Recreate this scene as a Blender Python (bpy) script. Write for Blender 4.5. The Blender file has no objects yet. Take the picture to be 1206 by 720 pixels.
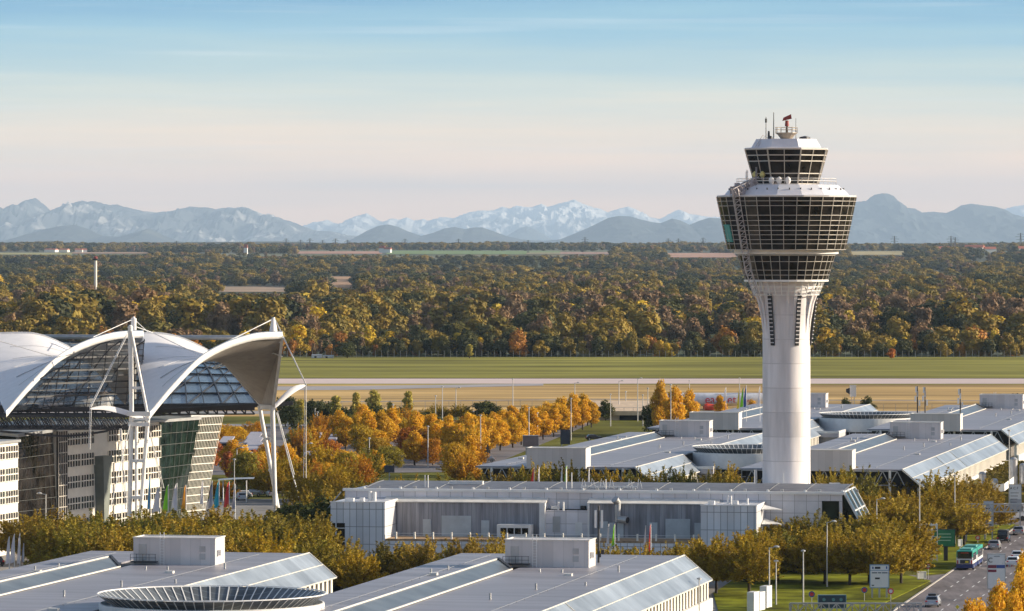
import bpy, bmesh, math, random
import numpy as np
from mathutils import Vector, Matrix, noise

R = math.radians
SC = bpy.context.scene
COL = SC.collection

# ---------------------------------------------------------------- camera
FPX = 6000.0      # focal length in pixels of the 1206 px wide photograph
HY = 288.0        # row of the eye-level line
CAMH = 50.0
cam = bpy.data.cameras.new('camera')
camo = bpy.data.objects.new('camera', cam)
COL.objects.link(camo)
camo.location = (0, 0, CAMH)
camo.rotation_euler = (R(90), 0, 0)
cam.sensor_width = 36
cam.lens = 36 * FPX / 1206
cam.shift_y = -(360 - HY) / 1206
cam.clip_start = 1
cam.clip_end = 300000
SC.camera = camo

# ---------------------------------------------------------------- light
SUN_EL, SUN_AZ = R(17), R(4)      # sun low on the +X side, a little beyond the subject
to_sun = Vector((math.cos(SUN_EL) * math.cos(SUN_AZ), math.cos(SUN_EL) * math.sin(SUN_AZ), math.sin(SUN_EL)))
sl = bpy.data.lights.new('sun', 'SUN')
sl.energy = 5.0
sl.angle = R(0.5)
sl.color = (1.0, 0.86, 0.66)
so = bpy.data.objects.new('sun', sl)
COL.objects.link(so)
so.rotation_euler = to_sun.to_track_quat('Z', 'Y').to_euler()

w = bpy.data.worlds.new('World')
SC.world = w
w.use_nodes = True
nt = w.node_tree
for n in list(nt.nodes): nt.nodes.remove(n)
out = nt.nodes.new('ShaderNodeOutputWorld')
bg = nt.nodes.new('ShaderNodeBackground')
sky = nt.nodes.new('ShaderNodeTexSky')
sky.sky_type = 'NISHITA'
sky.sun_disc = False
sky.sun_elevation = SUN_EL
sky.sun_rotation = R(90) - SUN_AZ
sky.air_density = 1.0; sky.dust_density = 1.0; sky.ozone_density = 1.0
tc = nt.nodes.new('ShaderNodeTexCoord')
sep = nt.nodes.new('ShaderNodeSeparateXYZ')
nt.links.new(tc.outputs['Generated'], sep.inputs[0])
mr = nt.nodes.new('ShaderNodeMapRange')
mr.inputs['From Min'].default_value = 0.0
mr.inputs['From Max'].default_value = 0.06
nt.links.new(sep.outputs['Z'], mr.inputs['Value'])
# uneven bands of thin high cloud
mp = nt.nodes.new('ShaderNodeMapping')
mp.inputs['Scale'].default_value = (5, 5, 95)
nt.links.new(tc.outputs['Generated'], mp.inputs[0])
ns = nt.nodes.new('ShaderNodeTexNoise')
ns.inputs['Scale'].default_value = 2.2
ns.inputs['Detail'].default_value = 7
ns.inputs['Roughness'].default_value = 0.55
nt.links.new(mp.outputs[0], ns.inputs['Vector'])
ad = nt.nodes.new('ShaderNodeMath'); ad.operation = 'MULTIPLY_ADD'
ad.inputs[1].default_value = 0.22; ad.inputs[2].default_value = -0.11
nt.links.new(ns.outputs['Fac'], ad.inputs[0])
ad2 = nt.nodes.new('ShaderNodeMath'); ad2.operation = 'ADD'
nt.links.new(mr.outputs[0], ad2.inputs[0]); nt.links.new(ad.outputs[0], ad2.inputs[1])
rp = nt.nodes.new('ShaderNodeValToRGB')
def lin(r, g, b):
    f = lambda c: (c / 255) / 12.92 if c / 255 <= 0.04045 else (((c / 255) + 0.055) / 1.055) ** 2.4
    return (f(r), f(g), f(b), 1)
stops = [(0.0, (2.6, 1.25, 0.38, 1)), (0.15, (2.05, 1.08, 0.42, 1)), (0.33, (1.08, 0.75, 0.43, 1)), (0.48, (0.60, 0.60, 0.47, 1)),
         (0.58, (0.37, 0.49, 0.47, 1)), (0.70, (0.18, 0.38, 0.48, 1)), (0.84, (0.06, 0.25, 0.42, 1)), (1.0, (0.02, 0.16, 0.36, 1))]
els = rp.color_ramp.elements
els[0].position, els[0].color = stops[0]
els[1].position, els[1].color = stops[-1]
for p, c in stops[1:-1]:
    e = els.new(p); e.color = c
nt.links.new(ad2.outputs[0], rp.inputs[0])
# thin bright cirrus streaks
mp2 = nt.nodes.new('ShaderNodeMapping')
mp2.inputs['Scale'].default_value = (9, 9, 380)
mp2.inputs['Location'].default_value = (3.3, 1.2, 0.4)
nt.links.new(tc.outputs['Generated'], mp2.inputs[0])
n2 = nt.nodes.new('ShaderNodeTexNoise'); n2.inputs['Scale'].default_value = 1.0; n2.inputs['Detail'].default_value = 5
nt.links.new(mp2.outputs[0], n2.inputs['Vector'])
m2 = nt.nodes.new('ShaderNodeMapRange')
m2.inputs['From Min'].default_value = 0.58; m2.inputs['From Max'].default_value = 0.8
m2.inputs['To Max'].default_value = 0.3
nt.links.new(n2.outputs['Fac'], m2.inputs['Value'])
mxc = nt.nodes.new('ShaderNodeMix'); mxc.data_type = 'RGBA'
nt.links.new(m2.outputs[0], mxc.inputs['Factor'])
nt.links.new(rp.outputs[0], mxc.inputs[6])
mxc.inputs[7].default_value = lin(236, 232, 224)
sc_ = nt.nodes.new('ShaderNodeVectorMath'); sc_.operation = 'SCALE'
nt.links.new(sky.outputs[0], sc_.inputs[0]); sc_.inputs['Scale'].default_value = 0.112
mf = nt.nodes.new('ShaderNodeMapRange')
mf.inputs['From Min'].default_value = 0.07; mf.inputs['From Max'].default_value = 0.30
nt.links.new(sep.outputs['Z'], mf.inputs['Value'])
mx = nt.nodes.new('ShaderNodeMix'); mx.data_type = 'RGBA'
nt.links.new(mf.outputs[0], mx.inputs['Factor'])
nt.links.new(mxc.outputs[2], mx.inputs[6])
tint = nt.nodes.new('ShaderNodeVectorMath'); tint.operation = 'MULTIPLY'; tint.inputs[1].default_value = (1.14, 1.0, 0.93)
nt.links.new(sc_.outputs[0], tint.inputs[0]); nt.links.new(tint.outputs[0], mx.inputs[7])
nt.links.new(mx.outputs[2], bg.inputs['Color'])
bg.inputs['Strength'].default_value = 1.0
nt.links.new(bg.outputs[0], out.inputs['Surface'])

SC.view_settings.view_transform = 'Standard'
SC.view_settings.look = 'None'
SC.view_settings.exposure = 0.75
SC.view_settings.gamma = 1
SC.cycles.use_denoising = True
SC.cycles.max_bounces = 5
SC.cycles.transparent_max_bounces = 12
SC.cycles.volume_bounces = 0
SC.cycles.caustics_reflective = False
SC.cycles.caustics_refractive = False

# ---------------------------------------------------------------- helpers
def P(px, py, z=0.0):
    Y = (CAMH - z) * FPX / (py - HY)
    return Vector(((px - 603) * Y / FPX, Y, z))
def Q(px, py, Y):
    return Vector(((px - 603) * Y / FPX, Y, CAMH - (py - HY) * Y / FPX))
U = Vector((0.185, 0.983, 0)).normalized()     # the airport's grid, away from the camera
V = Vector((U.y, -U.x, 0))                     # and across

ORD = ['zeroth', 'first', 'second', 'third', 'fourth', 'fifth', 'sixth', 'seventh', 'eighth', 'ninth', 'tenth', 'eleventh', 'twelfth',
       'thirteenth', 'fourteenth', 'fifteenth', 'sixteenth', 'seventeenth', 'eighteenth', 'nineteenth']
TENS = {20: 'twenty', 30: 'thirty', 40: 'forty', 50: 'fifty', 60: 'sixty', 70: 'seventy', 80: 'eighty', 90: 'ninety'}
def ordw(n):
    if n < 20: return ORD[n]
    t, u = n // 10 * 10, n % 10
    if u == 0: return TENS[t][:-1] + 'ieth'
    return TENS[t] + '-' + ORD[u]

def tag(o, label=None, cat=None, group=None, kind=None):
    if label: o['label'] = label
    if cat: o['category'] = cat
    if group: o['group'] = group
    if kind: o['kind'] = kind
    return o
def empty(name, loc=(0, 0, 0), rz=0, label=None, cat=None, group=None):
    o = bpy.data.objects.new(name, None)
    o.empty_display_size = 1
    COL.objects.link(o)
    o.location = loc
    o.rotation_euler = (0, 0, rz)
    return tag(o, label, cat, group)
GRID_RZ = math.atan2(-U.x, U.y)     # turns local +Y into U

class MB:
    """collects polygons; build() makes ONE mesh object of them"""
    def __init__(s):
        s.v = []; s.f = []; s.m = []; s.mi = 0; s.sm = []
        s.smooth = False
    def mat(s, i): s.mi = i; return s
    def add(s, vs, fs):
        b = len(s.v)
        s.v.extend([tuple(v) for v in vs])
        for f in fs:
            s.f.append(tuple(b + i for i in f)); s.m.append(s.mi); s.sm.append(s.smooth)
        return s
    def box(s, x0, x1, y0, y1, z0, z1):
        return s.add([(x0, y0, z0), (x1, y0, z0), (x1, y1, z0), (x0, y1, z0), (x0, y0, z1), (x1, y0, z1), (x1, y1, z1), (x0, y1, z1)],
                     [(0, 3, 2, 1), (4, 5, 6, 7), (0, 1, 5, 4), (1, 2, 6, 5), (2, 3, 7, 6), (3, 0, 4, 7)])
    def hexa(s, a, b):
        """a, b: lower and upper quads"""
        return s.add(list(a) + list(b), [(0, 3, 2, 1), (4, 5, 6, 7), (0, 1, 5, 4), (1, 2, 6, 5), (2, 3, 7, 6), (3, 0, 4, 7)])
    def bar(s, p, q, w, h=None, up=Vector((0, 0, 1))):
        """a rectangular bar from p to q"""
        h = w if h is None else h
        p = Vector(p); q = Vector(q); d = (q - p)
        if d.length < 1e-6: return s
        d.normalize()
        a = d.cross(up)
        if a.length < 1e-4: a = d.cross(Vector((1, 0, 0)))
        a.normalize(); b = a.cross(d)
        a = a * w / 2; b = b * h / 2
        return s.add([p - a - b, p + a - b, p + a + b, p - a + b, q - a - b, q + a - b, q + a + b, q - a + b],
                     [(0, 1, 2, 3), (7, 6, 5, 4), (0, 4, 5, 1), (1, 5, 6, 2), (2, 6, 7, 3), (3, 7, 4, 0)])
    def tube(s, p, q, r, r2=None, n=8, cap=True):
        r2 = r if r2 is None else r2
        p = Vector(p); q = Vector(q); d = (q - p)
        if d.length < 1e-6: return s
        d.normalize()
        a = d.cross(Vector((0, 0, 1)))
        if a.length < 1e-3: a = d.cross(Vector((1, 0, 0)))
        a.normalize(); b = a.cross(d)
        vs = []
        for c, rr in ((p, r), (q, r2)):
            for i in range(n):
                t = 2 * math.pi * i / n
                vs.append(c + a * (math.cos(t) * rr) + b * (math.sin(t) * rr))
        o = s.smooth; s.smooth = n > 5
        s.add(vs, [(i, (i + 1) % n, n + (i + 1) % n, n + i)[::-1] for i in range(n)])
        s.smooth = False
        if cap: s.add(vs[:n], [tuple(range(n))]); s.add(vs[n:], [tuple(range(n))[::-1]])
        s.smooth = o
        return s
    def lathe(s, prof, n=32, c=(0, 0), a0=0.0, smooth=False, closed=True):
        """prof: (r, z) pairs from the bottom up"""
        vs = []
        for r, z in prof:
            for i in range(n):
                t = a0 + 2 * math.pi * i / n
                vs.append((c[0] + math.cos(t) * r, c[1] + math.sin(t) * r, z))
        fs = []
        for k in range(len(prof) - 1):
            for i in range(n):
                j = (i + 1) % n
                fs.append((k * n + i, k * n + j, (k + 1) * n + j, (k + 1) * n + i))
        s.smooth = smooth; s.add(vs, fs); s.smooth = False
        if closed:
            s.add(vs[:n], [tuple(range(n))[::-1]]); s.add(vs[-n:], [tuple(range(n))])
        return s
    def prism(s, pts, z0, z1):
        n = len(pts)
        vs = [(p[0], p[1], z0) for p in pts] + [(p[0], p[1], z1) for p in pts]
        return s.add(vs, [tuple(range(n))[::-1], tuple(range(n, 2 * n))] + [(i, (i + 1) % n, n + (i + 1) % n, n + i) for i in range(n)])
    def strip(s, A, B):
        """quads between two polylines"""
        n = len(A)
        return s.add(list(A) + list(B), [(i, i + 1, n + i + 1, n + i) for i in range(n - 1)])
    def build(s, name, mats, parent=None, loc=None):
        me = bpy.data.meshes.new(name)
        me.from_pydata(s.v, [], s.f)
        mats = mats if isinstance(mats, (list, tuple)) else [mats]
        for m in mats: me.materials.append(m)
        if len(mats) > 1: me.polygons.foreach_set('material_index', s.m)
        me.polygons.foreach_set('use_smooth', s.sm)
        me.update()
        o = bpy.data.objects.new(name, me)
        COL.objects.link(o)
        if parent: o.parent = parent
        if loc: o.location = loc
        return o

def kids(o): return [c for c in o.children]
def copy_tree(o, parent=None):
    c = o.copy(); COL.objects.link(c); c.parent = parent
    for k in kids(o): copy_tree(k, c)
    return c

# ---------------------------------------------------------------- materials
MATS = {}
def mat(name, col, rough=0.6, metal=0.0, var=0.12, scale=0.6, bump=0.0, bscale=4.0, spec=0.5, stretch=None, coord='Object', alpha=1.0, trans=0.0, dirt=0.0):
    if name in MATS: return MATS[name]
    m = bpy.data.materials.new(name); m.use_nodes = True
    t = m.node_tree; b = t.nodes['Principled BSDF']
    b.inputs['Roughness'].default_value = rough
    b.inputs['Metallic'].default_value = metal
    b.inputs['Specular IOR Level'].default_value = spec
    b.inputs['Alpha'].default_value = alpha
    tcn = t.nodes.new('ShaderNodeTexCoord')
    mpn = t.nodes.new('ShaderNodeMapping')
    if stretch: mpn.inputs['Scale'].default_value = stretch
    t.links.new(tcn.outputs[coord], mpn.inputs[0])
    n = t.nodes.new('ShaderNodeTexNoise')
    n.inputs['Scale'].default_value = scale; n.inputs['Detail'].default_value = 6; n.inputs['Roughness'].default_value = 0.6
    t.links.new(mpn.outputs[0], n.inputs['Vector'])
    r = t.nodes.new('ShaderNodeValToRGB')
    lo = [max(0, c * (1 - var * 1.6)) for c in col[:3]] + [1]
    hi = [min(1, c * (1 + var)) for c in col[:3]] + [1]
    r.color_ramp.elements[0].position = 0.3; r.color_ramp.elements[0].color = lo
    r.color_ramp.elements[1].position = 0.68; r.color_ramp.elements[1].color = hi
    t.links.new(n.outputs['Fac'], r.inputs[0])
    t.links.new(r.outputs[0], b.inputs['Base Color'])
    if bump:
        n3 = t.nodes.new('ShaderNodeTexNoise'); n3.inputs['Scale'].default_value = bscale; n3.inputs['Detail'].default_value = 4
        t.links.new(mpn.outputs[0], n3.inputs['Vector'])
        bp = t.nodes.new('ShaderNodeBump'); bp.inputs['Strength'].default_value = bump; bp.inputs['Distance'].default_value = 0.1
        t.links.new(n3.outputs['Fac'], bp.inputs['Height'])
        t.links.new(bp.outputs[0], b.inputs['Normal'])
    MATS[name] = m
    return m

def ribbed(name, col, period, width=0.12, rough=0.4, metal=0.0, dark=0.55, axis='X', var=0.1, period2=None, axis2='Z', scale=0.25, stretch=None):
    """panels or seams as a surface pattern: dark joints every PERIOD metres"""
    m = mat(name, col, rough, metal, var, scale, stretch=stretch)
    t = m.node_tree; b = t.nodes['Principled BSDF']
    base = b.inputs['Base Color'].links[0].from_socket
    tcn = t.nodes.new('ShaderNodeTexCoord')
    sp = t.nodes.new('ShaderNodeSeparateXYZ'); t.links.new(tcn.outputs['Object'], sp.inputs[0])
    def line(ax, per):
        d = t.nodes.new('ShaderNodeMath'); d.operation = 'DIVIDE'; d.inputs[1].default_value = per
        t.links.new(sp.outputs[ax], d.inputs[0])
        fr = t.nodes.new('ShaderNodeMath'); fr.operation = 'FRACT'; t.links.new(d.outputs[0], fr.inputs[0])
        lt = t.nodes.new('ShaderNodeMath'); lt.operation = 'LESS_THAN'; lt.inputs[1].default_value = width / per
        t.links.new(fr.outputs[0], lt.inputs[0])
        fl = t.nodes.new('ShaderNodeMath'); fl.operation = 'FLOOR'; t.links.new(d.outputs[0], fl.inputs[0])
        return lt.outputs[0], fl.outputs[0]
    a, fl = line(axis, period)
    if period2:
        c, _ = line(axis2, period2)
        mxm = t.nodes.new('ShaderNodeMath'); mxm.operation = 'MAXIMUM'
        t.links.new(a, mxm.inputs[0]); t.links.new(c, mxm.inputs[1]); a = mxm.outputs[0]
    wn = t.nodes.new('ShaderNodeTexWhiteNoise'); wn.noise_dimensions = '1D'; t.links.new(fl, wn.inputs['W'])
    vr = t.nodes.new('ShaderNodeMapRange'); vr.inputs['To Min'].default_value = 0.88; vr.inputs['To Max'].default_value = 1.06
    t.links.new(wn.outputs['Value'], vr.inputs['Value'])
    mul = t.nodes.new('ShaderNodeVectorMath'); mul.operation = 'SCALE'
    t.links.new(base, mul.inputs[0]); t.links.new(vr.outputs[0], mul.inputs['Scale'])
    mxx = t.nodes.new('ShaderNodeMix'); mxx.data_type = 'RGBA'
    t.links.new(a, mxx.inputs['Factor']); t.links.new(mul.outputs[0], mxx.inputs[6])
    mxx.inputs[7].default_value = (col[0] * dark, col[1] * dark, col[2] * dark, 1)
    t.links.new(mxx.outputs[2], b.inputs['Base Color'])
    return m

WHITE = mat('white_paint', (0.74, 0.74, 0.73), 0.45, var=0.06)
CONC = ribbed('tower_concrete', (0.72, 0.69, 0.70), 4.2, 0.14, rough=0.6, dark=0.78, axis='Z', var=0.13, scale=0.6, stretch=(1, 1, .12))
STEELW = mat('white_steel', (0.78, 0.78, 0.77), 0.35, var=0.05)
STEELG = mat('grey_steel', (0.42, 0.43, 0.44), 0.4, 0.4, var=0.1)
STEELD = mat('dark_steel', (0.035, 0.036, 0.042), 0.5, var=0.2)
ROOF = ribbed('sheet_metal_roof', (0.27, 0.265, 0.30), 2.4, 0.18, rough=0.42, metal=0.0, dark=0.80, axis='Y', var=0.2, scale=.35, stretch=(.12, 1, 1))
ROOFE = mat('roof_edge_metal', (0.7, 0.68, 0.63), 0.35, var=0.06)
SKYL = ribbed('skylight_glass', (0.10, 0.115, 0.13), 0.8, 0.12, rough=0.32, dark=1.5, axis='Y', var=0.3)
SLOPG = ribbed('sloped_glass', (0.27, 0.31, 0.36), 1.4, 0.08, rough=0.3, dark=0.8, axis='Y', var=0.28, scale=0.12)
PLANT = ribbed('plant_room_panels', (0.62, 0.59, 0.58), 1.3, 0.05, rough=0.5, dark=0.8, axis='X', var=0.05)
CLAD = ribbed('metal_cladding', (0.70, 0.71, 0.74), 1.05, 0.09, rough=0.4, metal=0.2, dark=0.35, axis='X', period2=2.75, axis2='Z', var=0.06)
CLAD2 = ribbed('pale_cladding', (0.74, 0.73, 0.77), 1.9, 0.08, rough=0.4, metal=0.15, dark=0.5, axis='X', period2=1.9, axis2='Z', var=0.08)
GREYF = ribbed('grey_corrugated', (0.30, 0.30, 0.33), 0.7, 0.1, rough=0.5, dark=0.7, axis='X', var=0.3, scale=1.2, stretch=(1, 1, .08))
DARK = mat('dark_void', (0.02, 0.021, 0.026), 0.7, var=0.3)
GLASSD = mat('dark_glass', (0.020, 0.017, 0.015), 0.06, var=0.7, scale=0.5, spec=0.15)  # warm noise in the colour imitates brown reflections in the panes
GLASSG = mat('green_glass', (0.014, 0.026, 0.021), 0.08, var=0.5, scale=0.35, spec=0.35)
MULL = mat('mullion_metal', (0.46, 0.43, 0.39), 0.4, 0.1, var=0.05)
CREAM = mat('cream_panel', (0.78, 0.74, 0.66), 0.5, var=0.05)
ASPH = mat('asphalt', (0.15, 0.13, 0.135), 0.85, var=0.35, scale=0.25, stretch=(2, .3, 1))
PAVE = mat('paving', (0.24, 0.23, 0.22), 0.85, var=0.2, scale=0.1)
KERB = mat('kerb_stone', (0.45, 0.42, 0.38), 0.8)
LINE = mat('road_paint', (0.7, 0.7, 0.68), 0.6)
LAWN = mat('lawn_grass', (0.17, 0.18, 0.014), 0.9, var=0.5, scale=0.15, spec=0.05)
BARK = mat('bark', (0.05, 0.037, 0.028), 0.9, var=0.3)
BLACK = mat('black_rubber', (0.015, 0.015, 0.015), 0.6)
CARG = mat('car_glass', (0.015, 0.018, 0.022), 0.05, spec=0.8)
RED = mat('red_paint', (0.55, 0.02, 0.02), 0.5)
# ---------------------------------------------------------------- ground, airfield
def ss(a, b, x):
    t = min(1, max(0, (x - a) / (b - a))); return t * t * (3 - 2 * t)
def gz(x, y):
    """height of the land"""
    h = 30 * ss(5500, 10500, y) + 9 * ss(10500, 15000, y)
    if y > 5500:
        h += (noise.noise(Vector((x / 1500, y / 2500, 3.1))) * 7) * ss(5500, 8000, y)
    return h
def ground_mat():
    m = mat('far_land', (0.06, 0.06, 0.03), 0.95, var=0.5, scale=0.0011, stretch=(1, 0.35, 1))
    t = m.node_tree
    r = [n for n in t.nodes if n.type == 'VALTORGB'][0].color_ramp
    r.elements[0].color = (0.035, 0.04, 0.02, 1); r.elements[0].position = 0.42
    r.elements[1].color = (0.19, 0.15, 0.075, 1); r.elements[1].position = 0.62
    e = r.elements.new(0.53); e.color = (0.07, 0.09, 0.03, 1)
    return m
def grid_sheet(name, xs, ys, zf, m):
    vs = [(x, y, zf(x, y)) for y in ys for x in xs]
    nx = len(xs)
    fs = [(j * nx + i, j * nx + i + 1, (j + 1) * nx + i + 1, (j + 1) * nx + i) for j in range(len(ys) - 1) for i in range(nx - 1)]
    b = MB(); b.smooth = True; b.add(vs, fs)
    return b.build(name, m)
gxs = [-27000, -20000, -14000] + [-9000 + 180000 / 10 * i / 100 for i in range(101)] + [14000, 20000, 27000]
gys = [-400, 400, 1000, 1500, 1900, 2300] + [2800 + 350 * i for i in range(37)] + [17000, 20000, 25000, 40000, 90000, 160000]
ground = grid_sheet('ground', gxs, gys, gz, ground_mat()); tag(ground, kind='structure')

def sheet(name, pts, z, m, th=0.0):
    b = MB()
    if th: b.prism(pts, z, z + th)
    else: b.add([(p[0], p[1], z) for p in pts], [tuple(range(len(pts)))])
    o = b.build(name, m); return tag(o, kind='structure')
def band(name, y0, y1, z, m, x=1500): return sheet(name, [(-x, y0), (x, y0), (x, y1), (-x, y1)], z, m)
GRASSN = mat('near_green_ground', (0.13, 0.13, 0.025), 0.95, var=0.4, scale=0.03, spec=.05)
DRYG = mat('dry_grass', (0.50, 0.34, 0.145), 0.95, var=0.42, scale=0.02, stretch=(0.25, 1.6, 1), spec=.05)
GRNG = mat('airfield_grass', (0.25, 0.235, 0.055), 0.95, var=0.42, scale=0.02, stretch=(0.3, 1.5, 1), spec=.05)
RUNW = mat('runway_concrete', (0.60, 0.48, 0.45), 0.9, var=0.16, scale=0.02, stretch=(.1, 2, 1))
ROADC = mat('highway_concrete', (0.33, 0.31, 0.31), 0.85, var=0.12, scale=0.05)
band('town_ground', 300, 1480, 0.02, GRASSN)
band('dry_grass', 1480, 1815, 0.03, DRYG)
band('grass', 1815, 2262, 0.03, GRNG)
band('runway', 1826, 1893, 0.08, RUNW)
band('runway_shoulder', 1893, 1899, 0.08, mat('runway_edge', (0.10, 0.07, 0.075), 0.9))
# curving taxiway that leaves the runway on the west side
tp0 = [P(x, y) for x, y in ((-40, 456), (335, 455.5), (420, 455), (520, 453.6), (640, 452.2))]
tp1 = [P(x, y) for x, y in ((-40, 460.5), (335, 460), (420, 459.6), (520, 457.2), (640, 454.5))]
sheet('taxiway', [tuple(p[:2]) for p in tp0] + [tuple(p[:2]) for p in reversed(tp1)], 0.09, ROADC)

# town roads
def rd(off, y): return 60.3 + 0.18 * (y - 739.6) + off
def roadpoly(o0, o1, y0, y1): return [(rd(o0, y0), y0), (rd(o1, y0), y0), (rd(o1, y1), y1), (rd(o0, y1), y1)]
sheet('road', roadpoly(0, 12.6, 560, 1150), 0.045, ASPH)
sheet('road', roadpoly(17, 27, 560, 1150), 0.045, ASPH)
sheet('cross_road', [(60, 912), (150, 900), (150, 922), (60, 934)], 0.05, ASPH)
sheet('side_road', [tuple(P(x, y)[:2]) for x, y in ((1020, 680), (1062, 677), (1090, 679), (1117, 676), (1101, 687), (1062, 683), (1020, 686))], 0.05, ASPH)
sheet('pavement', [(-130, 700), (-20, 690), (-30, 1000), (-110, 1000)], 0.04, PAVE)
sheet('pavement', [(-40, 690), (45, 676), (60, 905), (-30, 905)], 0.04, PAVE)
b = MB()
for off in (3.1, 6.25, 9.4):
    y = 600
    while y < 1000:
        b.add([(rd(off - .09, y), y, 0.055), (rd(off + .09, y), y, 0.055), (rd(off + .09, y + 3.4), y + 3.4, 0.055), (rd(off - .09, y + 3.4), y + 3.4, 0.055)], [(0, 1, 2, 3)])
        y += 9.5
tag(b.build('road_marking', LINE), kind='structure')
b = MB()
for o_ in (0, 12.6, 17):
    b.hexa([(rd(o_ - .3, 560), 560, 0), (rd(o_, 560), 560, 0), (rd(o_, 900), 900, 0), (rd(o_ - .3, 900), 900, 0)],
           [(rd(o_ - .3, 560), 560, .14), (rd(o_, 560), 560, .14), (rd(o_, 900), 900, .14), (rd(o_ - .3, 900), 900, .14)])
tag(b.build('kerb', KERB), kind='structure')
for i, pts in enumerate([((850, 735), (840, 700), (905, 655), (1010, 650), (1040, 655), (1060, 676), (1096, 685), (1040, 712), (1000, 735)),
                         ((1062, 668), (1070, 645), (1150, 640), (1122, 671), (1114, 675), (1090, 677)),
                         ((1130, 640), (1138, 622), (1195, 618), (1178, 629), (1156, 642))]):
    sheet('lawn', [tuple(P(*p)[:2]) for p in pts], 0.06, LAWN, 0.08)
# highway on the airfield's near side: embankment, carriageway, bridge
hw0, hw1 = P(300, 488)[1], P(300, 484)[1]
def hwp(x, py): return tuple(P(x, py)[:2])
sheet('highway', [(-420, 1500), (420, 1500), (420, 1526), (-420, 1526)], 0.10, ROADC)
sheet('ramp_road', [hwp(150, 505), hwp(400, 502), hwp(600, 497.5), hwp(600, 494.5), hwp(400, 499), hwp(150, 501)], 0.10, ROADC)
sheet('parking_lot', [tuple(P(x, y)[:2]) for x, y in ((240, 560), (235, 505), (560, 500), (700, 498), (560, 556))], 0.07, mat('parking_asphalt', (0.15, 0.14, 0.15), 0.85, var=0.25, scale=0.08))

# fields on the far slope
def field(name, cs, col):
    m = mat(name + str(len(MATS)), col, 0.95, var=0.2, scale=0.01)
    A, B = cs[:2], cs[2:]
    n = 24
    bb = MB(); bb.smooth = True
    vs = []
    for j in range(5):
        for i in range(n + 1):
            p = Vector(A[0]).lerp(Vector(A[1]), i / n).lerp(Vector(B[0]).lerp(Vector(B[1]), i / n), j / 4)
            vs.append((p.x, p.y, gz(p.x, p.y) + 0.6))
    bb.add(vs, [(j * (n + 1) + i, j * (n + 1) + i + 1, (j + 1) * (n + 1) + i + 1, (j + 1) * (n + 1) + i) for j in range(4) for i in range(n)])
    return tag(bb.build(name, m), kind='structure')
FIELDS = []
def fieldpx(px0, px1, Y0, Y1, col, name='field'):
    x = lambda p, Y: (p - 603) * Y / FPX
    FIELDS.append((px0, px1, Y0, Y1))
    return field(name, [(x(px0, Y0), Y0), (x(px1, Y0), Y0), (x(px0, Y1), Y1), (x(px1, Y1), Y1)], col)
fieldpx(-30, 85, 10000, 11700, (0.30, 0.28, 0.10), 'meadow')
fieldpx(85, 175, 10600, 12000, (0.36, 0.22, 0.13))
fieldpx(350, 450, 10600, 12200, (0.42, 0.22, 0.15))
fieldpx(455, 660, 10300, 12400, (0.14, 0.22, 0.06), 'meadow')
fieldpx(620, 720, 10400, 12000, (0.34, 0.20, 0.15))
fieldpx(785, 868, 9600, 11300, (0.44, 0.24, 0.16))
fieldpx(1000, 1066, 10200, 12000, (0.40, 0.32, 0.14), 'meadow')
fieldpx(255, 345, 5300, 5900, (0.32, 0.22, 0.14))
fieldpx(383, 420, 5800, 6900, (0.40, 0.23, 0.12))
fieldpx(828, 850, 2640, 2900, (0.2, 0.21, 0.06), 'meadow')

# ---------------------------------------------------------------- mountains
def mountain_mat(name, dark, light, snow=None, snowz=0, rockthr=0.56, sc=0.004):
    m = bpy.data.materials.new(name); m.use_nodes = True
    t = m.node_tree; b = t.nodes['Principled BSDF']; b.inputs['Roughness'].default_value = 0.95
    b.inputs['Specular IOR Level'].default_value = 0.1
    c = t.nodes.new('ShaderNodeTexCoord')
    mp = t.nodes.new('ShaderNodeMapping'); mp.inputs['Scale'].default_value = (1, 0.6, 0.45)
    t.links.new(c.outputs['Object'], mp.inputs[0])
    n = t.nodes.new('ShaderNodeTexNoise'); n.inputs['Scale'].default_value = sc; n.inputs['Detail'].default_value = 8; n.inputs['Roughness'].default_value = 0.62
    t.links.new(mp.outputs[0], n.inputs['Vector'])
    r = t.nodes.new('ShaderNodeValToRGB'); e = r.color_ramp.elements
    e[0].position = rockthr - 0.04; e[0].color = (*dark, 1); e[1].position = rockthr + 0.06; e[1].color = (*light, 1)
    t.links.new(n.outputs['Fac'], r.inputs[0])
    col = r.outputs[0]
    if snow:
        sp = t.nodes.new('ShaderNodeSeparateXYZ'); t.links.new(c.outputs['Object'], sp.inputs[0])
        n2 = t.nodes.new('ShaderNodeMath'); n2.operation = 'MULTIPLY_ADD'; n2.inputs[1].default_value = 1400; n2.inputs[2].default_value = -700
        t.links.new(n.outputs['Fac'], n2.inputs[0])
        a = t.nodes.new('ShaderNodeMath'); a.operation = 'ADD'; t.links.new(sp.outputs['Z'], a.inputs[0]); t.links.new(n2.outputs[0], a.inputs[1])
        mr_ = t.nodes.new('ShaderNodeMapRange'); mr_.inputs['From Min'].default_value = snowz - 120; mr_.inputs['From Max'].default_value = snowz + 120
        t.links.new(a.outputs[0], mr_.inputs['Value'])
        mxx = t.nodes.new('ShaderNodeMix'); mxx.data_type = 'RGBA'
        t.links.new(mr_.outputs[0], mxx.inputs['Factor']); t.links.new(col, mxx.inputs[6]); mxx.inputs[7].default_value = (*snow, 1)
        col = mxx.outputs[2]
    t.links.new(col, b.inputs['Base Color'])
    return m

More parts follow.
